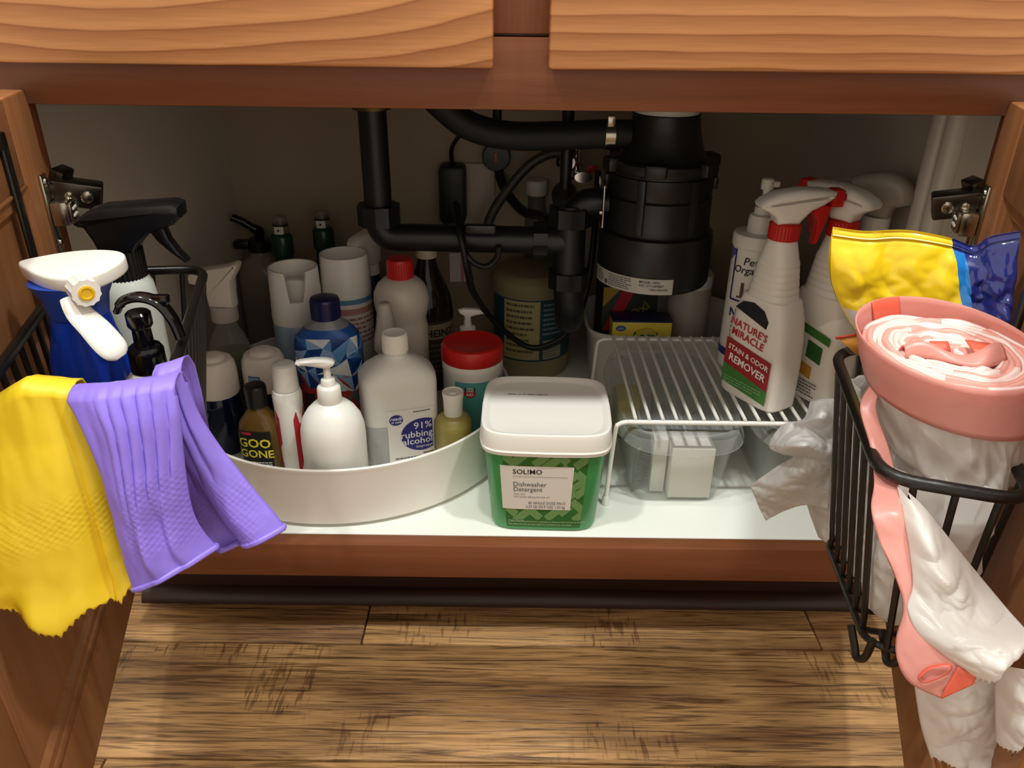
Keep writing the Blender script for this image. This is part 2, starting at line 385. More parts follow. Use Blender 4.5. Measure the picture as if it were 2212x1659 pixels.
# ------------------------------------------------------------------ floor planks
fl = bpy.data.objects.new('floor', None); COL.objects.link(fl); fl['kind'] = 'structure'
sub = Geo().add(bxv(-1.35, 1.35, -1.45, .64, -.03, -.012)).mk('subfloor', M_KICK, fl)
FW = floor_wood()
pw = .158
rowsj = {0: [-1.3, -.179, .372, 1.3], -1: [-1.3, -.62, .62, 1.3], -2: [-1.3, -.41, .47, 1.3]}
for r_ in range(-9, 4):
    y1 = .155+r_*pw; y0 = y1-pw
    js = rowsj.get(r_) or ([-1.3] + [-.9+.55*(abs(r_) % 3)*.4+k*.8 for k in range(3)] + [1.3])
    js = sorted(set(js))
    for a, b_ in zip(js[:-1], js[1:]):
        vf = bxv(a+.0007-(a+b_)/2, b_-.0007-(a+b_)/2, y0+.0008-(y0+y1)/2, y1-.0008-(y0+y1)/2, -.012, 0, .0022)
        p = mk('plank', vf[0], vf[1], FW, fl); p.location = ((a+b_)/2, (y0+y1)/2, 0)

wl = Geo().add(bxv(-1.35, 1.35, .64, .70, -.03, 2.45)).mk('wall_back', plastic('wall_paint', 'c9bfae', .7, bump=.05)); wl['kind'] = 'structure'
# ------------------------------------------------------------------ cabinet
cab = thing('sink_cabinet', 'stained wooden sink cabinet with both doors open onto white shelf', 'cabinet', (0, .3, 0))
def CB(name, mat, *boxes, bev=.0015):
    g = Geo()
    for b_ in boxes: g.add(bxv(*b_, bev))
    return g.mk(name, mat, cab, True)
WI = .455; YB = .575; ZD = .1456
CB('top_rail', M_WOOD, (-.468, .468, 0, .019, .609, .666))
CB('upper_rail', M_WOOD, (-.468, .468, 0, .019, .79, .8785))
CB('light_leak_board', M_MEL, (-.46, .46, .0195, .024, .62, .8785), bev=0)  # unseen board added to stop lamp light leaking through the drawer gaps
CB('center_stile', M_WOODZ, (-.030, .033, -.0006, .0184, .668, .815))
CB('side_stile', M_WOODZ, (-.468, -.419, 0, .019, .1, .608))
CB('side_stile', M_WOODZ, (.419, .468, 0, .019, .1, .608))
CB('bottom_rail', M_WOOD, (-.419, .419, 0, .0195, .1, .1456), bev=.0018)
for x0, x1, mt in ((-.445, -.0208, M_DRAW_L), (.0238, .447, M_DRAW_R)):
    CB('drawer_front', mt, (x0, x1, -.020, -.0008, .643, .81), bev=.003)
CB('side_panel', M_MEL, (-WI-.013, -WI, .012, YB+.004, .1, .8785), bev=0)
CB('side_panel', M_MEL, (WI, WI+.013, .012, YB+.004, .1, .8785), bev=0)
CB('back_panel', plastic('hardboard_back', 'ab9a83', .6, bump=.05), (-WI-.012, WI+.012, YB, YB+.012, .1, .8785), bev=0)
CB('bottom_shelf', M_DECK, (-WI, WI, .0197, YB, ZD-.018, ZD))
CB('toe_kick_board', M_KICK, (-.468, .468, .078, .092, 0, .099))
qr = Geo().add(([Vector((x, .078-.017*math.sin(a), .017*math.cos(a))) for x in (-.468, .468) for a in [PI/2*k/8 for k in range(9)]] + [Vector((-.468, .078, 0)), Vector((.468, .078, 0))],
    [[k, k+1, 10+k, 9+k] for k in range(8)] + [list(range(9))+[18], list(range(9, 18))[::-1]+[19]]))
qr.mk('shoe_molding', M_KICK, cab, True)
# upright white beads on the right inner wall
for y0 in (.128, .158):
    g = Geo().add(xf(loft([(ZD, .009, .012, 3), (.86, .009, .012, 3)], 16), T(WI-.006, y0+.013, 0)))
    g.mk('wall_cleat', M_WARMW, cab, True)
M_TOP = plastic('counter_laminate', '8d8272', .4, noise_amt=.4)
ct = Geo().add(bxv(-.62, .62, -.03, .62, .878, .915, .004)).mk('countertop', M_TOP)  # out of view; added to block overhead light and keep the interior dark
tag(ct, 'unseen countertop slab added to block light from above the sink cabinet', 'countertop')
# doors
DO = {'L': (Vector((-.4126, 0, 0)), Vector((.259, -.966, 0)).normalized(), Vector((.966, .259, 0)).normalized()),
      'R': (Vector((.410, 0, 0)), Vector((-.309, -.951, 0)).normalized(), Vector((-.951, .309, 0)).normalized())}
def DP(s, u, d, z):
    h, a, n_ = DO[s]; return h+a*u+n_*d+Vector((0, 0, z))
def dbox(s, u0, u1, d0, d1, z0, z1, bev=.0):
    v, f = bxv(u0, u1, d0, d1, z0, z1, bev); return [DP(s, *p) for p in v], f
doors = {}
M_DOORZ = wood('door_maple_upright', 'aa7449', '885533', axis='Z', contrast=.7)
for s in 'LR':
    g = Geo(); W_ = .43; z0, z1, fw = .128, .622, .066
    g.add(dbox(s, .004, fw, -.019, 0, z0, z1, .002)).add(dbox(s, W_-fw, W_, -.019, 0, z0, z1, .002))
    g.add(dbox(s, fw-.0005, W_-fw+.0005, -.0188, -.0003, z1-fw, z1-.0004, .0018)).add(dbox(s, fw-.0005, W_-fw+.0005, -.0188, -.0003, z0+.0004, z0+fw, .0018))
    d = g.mk('door', M_DOORZ, cab, True); doors[s] = d
    # panel with a sloped sticking all round
    def ring(o, dd): return [DP(s, fw+o, dd, z0+fw+o), DP(s, W_-fw-o, dd, z0+fw+o), DP(s, W_-fw-o, dd, z1-fw-o), DP(s, fw+o, dd, z1-fw-o)]
    rr = [ring(-.001, -.002), ring(.004, -.006), ring(.012, -.0065), ring(.016, -.010)]
    v = sum(rr, []); f = [[4*k+i, 4*k+(i+1) % 4, 4*k+4+(i+1) % 4, 4*k+4+i] for k in range(3) for i in range(4)]+[[12, 13, 14, 15]]
    p = mk('door_panel', v, f, M_DOORZ, d, True, ang=15); solid(p, .004, -1)
    # hinge: plate on the door, arm folded over the frame edge
    sg = 1 if s == 'L' else -1; X = .4126 if s == 'L' else .412
    hx = lambda x: -sg*x
    h = Geo().add(dbox(s, .018, .033, 0, .003, .488, .556, .0012))
    for zz in (.496, .549): h.add(xf(loft([(0, .0042), (.0015, .004), (.0025, .002)], 12), Matrix.Translation(DP(s, .0255, .003, zz)) @ Matrix.Rotation(math.atan2(DO[s][2].y, DO[s][2].x), 4, 'Z') @ RY(90)))
    h.add(dbox(s, .010, .034, .003, .017, .512, .533, .0025)).add(dbox(s, .012, .032, .017, .0195, .514, .531, .001))
    h.mk('hinge_plate', M_STEEL, d, True)
    sl = Geo()
    for zz in (.519, .525): sl.add(dbox(s, .016, .028, .0195, .0203, zz, zz+.0018))
    sl.mk('hinge_slot', plastic('bright_edge', 'f2eee4', .2), d, True)
    a = Geo()
    ax = Matrix.Translation((hx(.400), -.004, .536)) @ Matrix.Rotation(-sg*R(-14), 4, 'Y') @ Matrix.Rotation(sg*R(22), 4, 'Z')
    L = (-.012, .030) if sg > 0 else (-.030, .012)
    a.add(xf(bxv(L[0], L[1], -.010, .010, -.010, .012, .002), ax))
    a.add(xf(bxv(-.006, .006, -.010, .012, .010, .024, .002), Matrix.Translation((hx(.412), .004, .533)) @ Matrix.Rotation(sg*R(25), 4, 'Y')))
    a.add(xf(bxv(-.005, .005, -.006, .010, -.024, -.008, .002), Matrix.Translation((hx(.408), -.004, .533))))
    a.mk('hinge_arm', M_DKSTEEL, d, True)
    sc = Geo()
    for q, rr_ in ((.018, .0055), (.004, .0035)):
        qq = q if sg > 0 else -q
        sc.add(xf(loft([(0, rr_), (.002, rr_*.9), (.0028, rr_*.5)], 14), ax @ T(qq, -.010, .001) @ RX(90)))
    sc.mk('hinge_screw', M_STEEL, d, True)
# ------------------------------------------------------------------ turntable and what stands on it
TX, TY, ZT = -.219, .248, .158
tt = thing('lazy_susan', 'large round white plastic turntable with a tall rim on the shelf', 'turntable', (TX, TY, ZD))
Geo().add(loft([(0, .15), (.003, .152), (.005, .15)], 64)).mk('turntable_foot', M_GREYINK, tt)
wall = [(.005, .2175), (.0055, .2185), (.010, .2190), (.066, .2125), (.070, .2135), (.0735, .2135), (.0750, .2115), (.0735, .2095), (.066, .2092), (.0128, .2140), (.0122, .2125)]
Geo().add(loft(wall, 96, True, True)).mk('tray', plastic('turntable_white', 'e9e3da', .33), tt, ang=30)

def bottle_root(name, label, x, y, z=ZT, rz=0, cat='bottle', group=None):
    return thing(name, label, cat, (x, y, z), R(rz), group)
def part(name, mat, parent, *vfs, **kw):
    g = Geo()
    for q in vfs: g.add(q)
    return g.mk(name, mat, parent, **kw)
def ribs(r, z0, z1, m=36, d=.0006):
    """knurled collar: ring with vertical ribs"""
    v, f = [], []; n = m*2
    for z in (z0, z1):
        for i in range(n):
            a = 2*PI*i/n; q = r+(d if i % 2 else 0); v.append((q*math.cos(a), q*math.sin(a), z))
    for i in range(n): f.append([i, (i+1) % n, n+(i+1) % n, n+i])
    f += [list(range(n))[::-1], [n+i for i in range(n)]]
    return v, f

# white pump lotion bottle
b = bottle_root('lotion_bottle', 'rounded white pump bottle with small yellow label at front of turntable', -.2095, .090, rz=8)
M_LOT = plastic('lotion_white', 'f3f0e8', .33)
part('body', M_LOT, b, loft([(0, .0345), (.003, .0365), (.075, .0372), (.088, .0365), (.1, .0335), (.110, .0275), (.117, .0205), (.121, .0135), (.1225, .0128)], 40))
part('pump_collar', M_WHITE, b, loft([(.120, .0132), (.121, .0137), (.1385, .0132), (.1405, .0118), (.142, .0085), (.148, .008), (.1495, .007)], 32))
part('pump_stem', M_WARMW, b, loft([(.149, .0042), (.164, .0042)], 16))
hd = [(-.0335, .1700), (-.030, .1690), (-.012, .1655), (-.004, .1635), (.003, .1635), (.008, .1660), (.0095, .1695), (.007, .1725), (0, .1745), (-.012, .1752), (-.026, .1737), (-.0325, .1722)]
part('pump_head', M_WHITE, b, prism(hd, .0125, .0035, seg=3))
wm = wrap(.0373, a0=-70)
patch('label', wm, -.022, .030, .0, .0335, plastic('label_lime', 'c9cf74', .5), b, 20, 4)
patch('label_stripe', wm, -.0225, -.0165, .0, .038, M_REDINK, b, 6, 4, .0003)
text('EXTRA', wm, -.0135, .022, .006, M_REDINK, b, 'LEFT', .01, extra=.0006)
patch('label_swoosh', wm, 0, 0, 0, 0, M_REDINK, b, extra=.0006, shape=[(-.014, .0305), (-.009, .0285), (-.002, .0310), (-.008, .0295)])

# slim white bottle with red side panels
b = bottle_root('foam_bottle', 'slim white bottle with red side panels and tall white cap', -.266, .116, rz=10)
part('body', M_LOT, b, loft([(0, .0155), (.002, .0165), (.100, .0168), (.108, .0172), (.117, .0172), (.1215, .0158), (.1225, .0140)], 32))
part('cap', M_WHITE, b, loft([(.1228, .0142), (.1235, .0148), (.150, .0140), (.1535, .0134), (.1552, .011), (.1557, .006)], 32))
wm = wrap(lambda z: .0166+.0002*z/.1, a0=-100)
patch('label_panel', wm, -.018, -.009, .012, .098, M_REDINK, b, 6, 6, shape=[(-.009, .012), (-.013, .018), (-.013, .05), (-.009, .056), (-.009, .09), (-.015, .100), (-.030, .100), (-.030, .0), (-.009, .0)])
patch('label_panel', wm, .009, .02, .0, .1, M_REDINK, b, shape=[(.0085, .0), (.0085, .088), (.012, .098), (.026, .100), (.026, 0)])

# small amber adhesive remover bottle
b = bottle_root('solvent_bottle', 'small amber bottle with black cap and yellow lettering on black label', -.303, .117, rz=-6)
M_AMB = clear('amber_liquid', 'b48a4a', '6d5127', .62, .12)
part('body', M_AMB, b, loft([(0, .0245, .0175, 3), (.002, .026, .0188, 3), (.066, .026, .0188, 3), (.080, .0235, .0175, 2.6), (.090, .016, .0145, 2.2), (.097, .0115, .0115), (.101, .0112)], 36))
part('cap', M_BLACKP, b, ribs(.0124, .1005, .124, 28, .0004), loft([(.124, .0124), (.1262, .0116), (.1268, .008)], 28, False))
wm = wrap(.0262, .019, 3, a0=-90)
M_BLKLAB = plastic('label_black', '0e0b0b', .45)
patch('label', wm, -.020, .0185, .004, .074, M_BLKLAB, b, 18, 6)
M_YELINK = plastic('yellow_ink', 'e3d32c', .5)
text('GOO', wm, -.002, .0525, .0165, M_YELINK, b, bold=.02)
text('GONE', wm, -.001, .0385, .0145, M_YELINK, b, bold=.02)
fine_print('label_print', wm, -.012, .017, .033, .024, 3, M_PAPER, b)
patch('label_flash', wm, -.016, -.004, .069, .0725, M_REDINK, b, 8, 2, .0003)
patch('label_picture', wm, -.019, -.004, .005, .022, plastic('label_orange', 'b5673a', .5), b, 8, 3, .0003)
patch('label_picture', wm, .003, .0165, .004, .014, plastic('label_grey', '9b958c', .5), b, 8, 3, .0003)

# rubbing alcohol
b = bottle_root('alcohol_bottle', 'translucent rubbing alcohol bottle with white label and blue oval', -.144, .166, rz=17)
b.scale = (1.02, 1.02, .965)
M_HDPE = plastic('milky_plastic', 'e6e4de', .3, sss=.3)
M_HDPEL = plastic('milky_plastic_filled', 'b9bbba', .28, sss=.3)
sec = [(0, .043, .030, 4.5), (.003, .0455, .032, 4.5), (.066, .0455, .032, 4.5), (.0665, .0455, .032, 4.5), (.118, .0455, .032, 4.5), (.127, .0445, .0315, 4.2), (.136, .037, .028, 3.4), (.145, .025, .021, 2.6), (.150, .0155, .0152, 2.1), (.153, .0138, .0138), (.156, .0135, .0135)]
vf = loft(sec, 44); nf = len(vf[1])
part('body', M_HDPE, b, vf, mats=[M_HDPE, M_HDPEL], midx=[1 if k < 44*3 else 0 for k in range(nf-2)]+[1, 0])
part('cap', M_WHITE, b, ribs(.0150, .1560, .177, 40, .0004), loft([(.177, .0150), (.1795, .0146), (.1802, .0135), (.1796, .012)], 32, False))
wm = wrap(.0456, .0321, 4.5, a0=-90)
patch('label', wm, -.019, .037, -.004+.006, .088, M_PAPER, b, 24, 6)
patch('label_oval', wm, 0, 0, 0, 0, M_NAVY, b, extra=.0003, shape=[p for p in ell(.022, .050, .026, .0235, 36) if p[0] <= .0362]+[])
patch('label_logo', wm, 0, 0, 0, 0, M_NAVY, b, extra=.0003, shape=ell(-.0085, .075, .0082, .0075))
text('ready', wm, -.0085, .0750, .0065, M_WINK, b, bold=.01, extra=.0005, shear=.3)
text('in case', wm, -.0085, .0708, .0045, M_WINK, b, bold=.01, extra=.0005, shear=.3)
text('91%', wm, .034, .0590, .0135, M_WINK, b, 'RIGHT', .005, extra=.0005)
text('rubbing', wm, .0345, .0472, .0128, M_WINK, b, 'RIGHT', .008, extra=.0005)
text('alcohol', wm, .0345, .0372, .0128, M_WINK, b, 'RIGHT', .008, extra=.0005)
text('isopropyl', wm, .034, .0312, .0055, M_WINK, b, 'RIGHT', extra=.0005)
fine_print('label_print', wm, .012, .033, .086, .082, 1, M_GREYINK, b)
fine_print('label_print', wm, -.012, .020, .020, .016, 1, M_GREYINK, b)
fine_print('label_print', wm, .022, .036, .024, .020, 1, M_INK, b)

# little yellow soap bottle
b = bottle_root('soap_bottle', 'little yellow soap bottle with white flip cap at turntable edge', -.0745, .150)
part('body', plastic('soap_yellow', 'a59752', .25, sss=.3), b, loft([(0, .0215), (.002, .0228), (.055, .0232), (.064, .0225), (.070, .0185), (.073, .0125)], 32))
part('cap', M_WARMW, b, loft([(.071, .0112), (.073, .0116), (.092, .0122), (.102, .0133), (.1035, .0128), (.1022, .0115)], 32))
part('cap_tab', M_WARMW, b, bxv(-.004, .004, -.004, .001, .1015, .1035, .0006))

# wipes canister
b = bottle_root('wipes_canister', 'wipes canister with wide red lid and teal label behind the detergent tub', -.055, .237, rz=10, cat='canister')
part('body', M_WARMW, b, loft([(0, .0380), (.003, .0392), (.095, .0392), (.098, .0400), (.108, .0400), (.110, .0388), (.1115, .0385)], 44))
part('lid', M_RED, b, loft([(.110, .0402), (.112, .0412), (.127, .0408), (.1305, .0392), (.1318, .036), (.1306, .034), (.1303, .0)], 44, True, False))
wm = wrap(.0393, a0=-88)
patch('label', wm, -.030, .045, .0, .0905, plastic('label_teal', '54a09a', .5), b, 24, 4)
patch('badge', wm, 0, 0, 0, 0, M_INK, b, extra=.0003, shape=[(-.0165, .084), (-.0165, .076), (-.003, .076), (-.003, .084)])
patch('badge', wm, 0, 0, 0, 0, plastic('badge_white', 'd8d4cc', .5), b, extra=.0005, shape=[(-.0145, .0835), (-.0145, .078), (-.005, .078), (-.005, .0835)])
patch('badge_red', wm, 0, 0, 0, 0, M_REDINK, b, extra=.0006, shape=[(-.0175, .0785), (-.0025, .0785), (-.0025, .074), (-.007, .0695), (-.013, .0695), (-.0175, .074)])
text('RITE', wm, -.0098, .0795, .0045, M_INK, b, bold=.02, extra=.0008)
text('AID', wm, -.010, .0725, .0055, M_WINK, b, bold=.02, extra=.0009)
text('75', wm, .0185, .056, .013, M_INK, b, 'RIGHT', .02)
text('alcohol', wm, .012, .047, .009, M_INK, b, 'LEFT', .01)

# blue-capped detergent bottle with faceted print
b = bottle_root('rinse_bottle', 'blue and white faceted detergent bottle with dark blue cap and red base', -.2415, .236, rz=4)
M_BLUEB = plastic('rinse_blue', '1f57a8', .3)
bsec = [(0, .037, .022, 3), (.003, .039, .0235, 3), (.075, .041, .0245, 3), (.12, .0425, .025, 3), (.14, .040, .0245, 2.8), (.152, .030, .022, 2.4), (.160, .019, .018, 2.1), (.164, .017, .017)]
vf = loft(bsec, 44)
part('body', M_BLUEB, b, vf)
fr = plastic('rinse_shoulder', '8b8e92', .3)
part('shoulder', fr, b, loft([(.1535, .0282, .0214, 2.4), (.1605, .0192, .0184, 2.1), (.1645, .0175, .0175), (.166, .017)], 36, False, False))
part('cap', plastic('cap_navy', '161a4e', .32), b, ribs(.0185, .164, .187, 30, .0005), loft([(.187, .0186), (.190, .0176), (.1908, .014)], 30, False))
fxx = lambda z: .0392+(.0428-.0392)*max(0, min(1, z/.12)) if z < .13 else .0428-.0035*(z-.13)/.014
fyy = lambda z: .0237+(.0252-.0237)*max(0, min(1, z/.12)) if z < .13 else .0252-.001*(z-.13)/.014
wm = wrap(fxx, fyy, 3, a0=-90)
patch('label', wm, -.040, .040, .02, .090, plastic('rinse_red', 'b3301f', .45), b, 20, 5)
rnd = random.Random(5)
pal = [plastic('facet_'+k, k, .35) for k in ('0f3f86', '2c74bd', '8fb3dd', 'dfe6ee', '164f9c', '5b93cf', 'f0f2f2')]
nu_, nv_ = 7, 4
P = [[(-.040+.080*i/nu_+(rnd.uniform(-.004, .004) if 0 < i < nu_ else 0), .078+.065*j/nv_+(rnd.uniform(-.005, .005) if 0 < j < nv_ else 0)+(-.016*(i/nu_) if j == 0 else 0)) for i in range(nu_+1)] for j in range(nv_+1)]
for j in range(nv_):
    for i in range(nu_):
        q = [P[j][i], P[j][i+1], P[j+1][i+1], P[j+1][i]]
        tri = ([0, 1, 2], [0, 2, 3]) if rnd.random() < .5 else ([0, 1, 3], [1, 2, 3])
        for t in tri:
            patch('facet', wm, 0, 0, 0, 0, pal[rnd.randrange(7)], b, extra=.0004, shape=[q[k] for k in t])
wl = plastic('label_silver', '6a6d73', .4)
patch('label_letter', wm, -.022, -.012, .03, .066, plastic('label_dark', '3a2622', .5), b, 5, 3, .0004)
patch('label_letter', wm, 0, 0, 0, 0, wl, b, extra=.0004, shape=[(.004, .04), (.010, .04), (.022, .068), (.018, .068)])
patch('label_letter', wm, 0, 0, 0, 0, wl, b, extra=.0004, shape=[(.022, .045), (.028, .045), (.022, .068), (.016, .062)])

# two blue laundry bottles with white dosing caps
M_DBLUE = clear('deep_blue_liquid', '2a4a7c', '0c1a38', .8, .1)
def blue_bottle(x, y, rz, label):
    b = bottle_root('fabric_rinse_bottle', label, x, y, rz=rz, group='blue bottles with white caps')
    part('body', M_DBLUE, b, loft([(0, .0265), (.003, .028), (.055, .0285), (.072, .0262), (.082, .0235), (.086, .0228)], 36))
    part('cap', plastic('cap_pinkish_white', 'ece2d8', .4), b, loft([(.080, .0262), (.082, .0272), (.108, .0272), (.120, .0258), (.126, .0225), (.1275, .018), (.1268, .0165), (.1300, .0150), (.1322, .0125), (.1328, .006)], 40, True, True))
    wm = wrap(.0273, a0=-130)
    sk = plastic('cap_sticker_blue', '7fa6c4', .5)
    pl = patch('cap_sticker', wm, -.008, .008, .088, .106, plastic('cap_sticker_edge', '3d6f94', .5), b, 6, 3)
    patch('cap_sticker', wm, -.0068, .0068, .0895, .0965, sk, b, 5, 2, .0003)
    patch('cap_sticker', wm, -.0068, .0068, .0975, .1045, sk, b, 5, 2, .0003)
    return b
blue_bottle(-.376, .186, 0, 'dark blue bottle with white dosing cap nearest the left wire basket')
blue_bottle(-.3195, .205, 28, 'dark blue bottle with white dosing cap just behind the amber bottle')

# aerosol cans
def can(x, y, r, h0, h1, lab, bodymat, notch, rz, rim=None):
    b = bottle_root('aerosol_can', lab, x, y, rz=rz, cat='spray can')
    part('body', bodymat, b, loft([(0, r*.97), (.003, r), (h0-.004, r), (h0, r*.97)], 40))
    # open white cap: outer wall with a notch, inner recess
    m = 56; v, f = [], []
    hs = [h0-.001, h0+.004, h0+(h1-h0)*.45, h1-.003, h1]
    ro = [r*1.0, r*1.01, r*.985, r*.955, r*.935]; ri = [r*.86, r*.86, r*.85, r*.84, r*.855]
    def top(a):
        d = abs((a-notch+PI) % (2*PI)-PI); wd = .42
        return 1 if d > wd else max(0, (d-wd*.75)/(wd*.25))
    for i in range(m):
        a = 2*PI*i/m; t = top(a) if notch is not None else 1
        for k in range(5):
            z = hs[k] if k < 3 else hs[2]+(hs[k]-hs[2])*t
            v.append((ro[k]*math.cos(a), ro[k]*math.sin(a), z))
        for k in range(4, -1, -1):
            z = hs[k] if k < 3 else hs[2]+(hs[k]-hs[2])*t
            z = max(z, hs[1]+(h1-h0)*.30) if k < 3 else z
            v.append((ri[k]*math.cos(a), ri[k]*math.sin(a), z))
    for i in range(m):
        j = (i+1) % m
        for k in range(9): f.append([i*10+k, j*10+k, j*10+k+1, i*10+k+1])
    f.append([i*10+9 for i in range(m)])
    part('cap', M_WHITE if rim else plastic('can_cap_white', 'f4f0ea', .3), b, (v, f))
    if not rim:
        part('actuator', M_WARMW, b, bxv(-r*.35, r*.5, -r*.28, r*.28, h0+.01, h1-.016, .004))
    return b
b = can(-.2985, .310, .0345, .132, .206, 'white-capped aerosol can with pale blue body and notched cap', plastic('can_blue', 'a9c0dc', .3, metal=.3), R(-72), 0)
b = can(-.2365, .345, .0345, .158, .214, 'taller white aerosol can with blue ring and pink print', plastic('can_white', 'efe6e2', .35), None, 0, rim=1)
wm = wrap(.0346, a0=-75)
patch('label_ring', wm, -.06, .06, .150, .157, plastic('ring_blue', '5f8fb4', .4), b, 24, 2)
patch('label_print', wm, -.04, .05, .135, .144, plastic('print_pink', 'c98f88', .5), b, 20, 2)
fine_print('label_print', wm, -.035, .045, .132, .09, 6, plastic('print_rose', 'b77e78', .5), b)

# red-capped refill bottle: bulb shoulder over a waist
b = bottle_root('refill_bottle', 'cloudy bulb-shouldered bottle with red screw cap', -.1535, .302)
part('body', plastic('cloudy_plastic', 'd0c8bb', .3, sss=.3), b, loft([(0, .0325), (.003, .0345), (.125, .0345), (.135, .0325), (.140, .0325), (.150, .0355), (.163, .0375), (.175, .0365), (.186, .0315), (.193, .024), (.197, .0158)], 40))
part('cap', M_RED, b, ribs(.0172, .1955, .2185, 36, .0005), loft([(.2185, .0173), (.2215, .0165), (.2222, .012)], 32, False))

# vinegar bottle
b = bottle_root('vinegar_bottle', 'dark vinegar bottle with cream cap, half hidden beside the red-capped bottle', -.1265, .381, rz=14)
M_VIN = clear('vinegar_glass', '5a4a35', '2b2017', .6, .1)
part('body', M_VIN, b, loft([(0, .034), (.003, .036), (.118, .036), (.14, .033), (.16, .026), (.178, .0175), (.192, .0135), (.200, .013)], 36))
part('cap', plastic('cap_cream', 'cfc3ab', .4), b, loft([(.199, .0148), (.2005, .0155), (.217, .0150), (.219, .0135)], 28))
wm = wrap(.0361, a0=-72)
patch('label', wm, -.036, .030, .02, .112, plastic('label_vinegar', '3d3328', .5), b, 20, 4)
patch('label_band', wm, -.036, .030, .085, .108, plastic('label_cream', '8f8266', .5), b, 20, 2, .0003)
text('HEINZ', wm, 0, .089, .0155, M_INK, b, bold=.03, extra=.0006)
fine_print('label_print', wm, -.024, .026, .080, .03, 6, plastic('label_dim', '6b5d48', .5), b)

# clear bottle with a pointed cap
b = bottle_root('clear_bottle', 'small clear bottle with frosted pointed cap behind the alcohol bottle', -.1635, .222)
part('body', clear('clear_bottle_wall', 'e8e6e0', 'a39a8e', .35, .15), b, loft([(0, .020), (.003, .0215), (.1, .0215), (.112, .019), (.122, .013), (.128, .0115)], 28))
part('cap', plastic('frosted_cap', 'b1a99e', .35, sss=.3), b, loft([(.125, .0150), (.127, .0165), (.134, .0165), (.135, .0155), (.140, .0162), (.145, .0150), (.160, .0122), (.180, .0095), (.188, .0085), (.190, .006)], 28))
hn = Geo().add(tube(spline([(.012, 0, .118), (.020, -.002, .123), (.026, -.003, .119), (.0285, -.003, .108), (.0285, -.002, .090)], 5), .0030, 8, flat=(1, 1.8)))
hn.mk('trigger', M_WARMW, b)

# small pump bottle behind the wipes
b = bottle_root('pump_bottle', 'small white pump bottle peeking over the red lid', -.0665, .332, rz=4)
part('body', M_WARMW, b, loft([(0, .022), (.003, .024), (.08, .024), (.092, .020), (.098, .0105)], 28))
part('pump_collar', M_WARMW, b, loft([(.096, .0115), (.112, .0112), (.114, .006), (.118, .0055), (.130, .0045)], 24))
part('pump_head', M_WHITE, b, prism([(-.013, .138), (-.011, .1335), (-.005, .130), (-.0035, .122), (.0035, .122), (.005, .1285), (.012, .1305), (.026, .1325), (.0285, .1345), (.026, .1375), (.012, .1400), (-.006, .1405)], .011, .003))

# clear trigger bottle with green liquid
def simple_trigger(b, z0, mat, flip=1, trig=None, s=1.0):
    """trigger head pointing -x: flared rear, nozzle, lever"""
    o = [(-.036, .030), (-.036, .040), (-.030, .046), (-.010, .050), (.012, .054), (.026, .058), (.030, .056), (.026, .046), (.019, .036), (.017, .012), (.017, 0), (-.015, 0), (-.016, .016), (-.020, .024), (-.026, .028)]
    part('spray_head', mat, b, xf(prism([(flip*x*s, z*s) for x, z in o], .024*s, .005*s), T(0, 0, z0)))
    tr = [(-.030, .028), (-.022, .028), (-.021, .014), (-.026, -.002), (-.034, -.014), (-.036, -.012), (-.030, .004), (-.029, .016)]
    part('trigger', trig or mat, b, xf(prism([(flip*x*s, z*s) for x, z in tr], .012*s, .002*s), T(0, 0, z0)))
b = bottle_root('spray_bottle', 'clear trigger spray bottle with pale head and green liquid', -.3885, .281, rz=-4)
M_CLR = clear('clear_pet', 'f0f0ea', 'b9b6ae', .22, .08)
part('body', M_CLR, b, loft([(0, .0255), (.003, .027), (.088, .027), (.105, .026), (.118, .021), (.130, .0145), (.142, .0135)], 32))
part('liquid', plastic('green_liquid', '56621f', .15), b, loft([(.003, .0245), (.092, .0255), (.093, .0253)], 28))
part('collar', plastic('collar_grey', 'b8b1a8', .4), b, loft([(.140, .0172), (.142, .0180), (.160, .0175), (.1615, .0160)], 28))
M_HEADW = plastic('head_pale', 'e6dfd5', .4)
simple_trigger(b, .1605, M_HEADW, s=1.05)

# grey translucent jug with black spray wand
b = bottle_root('wand_sprayer', 'dim translucent jug with black spray wand near the back left corner', -.412, .530, ZD, 0)
b.scale = (1, 1, .93)
part('body', clear('grey_pet', 'c8bcb0', 'a89c8e', .72, .2), b, loft([(0, .033, .033, 3), (.004, .036, .036, 3), (.14, .036, .036, 3), (.165, .030, .030, 2.4), (.178, .016), (.184, .015)], 32))
part('cap', M_BLACKP, b, ribs(.0175, .183, .200, 24), loft([(.2, .0175), (.204, .015), (.206, .006)], 24, False))
part('wand', M_BLACKP, b, tube(spline([(0, 0, .205), (.004, -.004, .218), (-.004, -.01, .226), (-.018, -.014, .238), (-.032, -.018, .246)], 6), [.008]*12+[.0065]*13, 10), bxv(-.036, -.012, -.018, 0, .19, .204, .003))

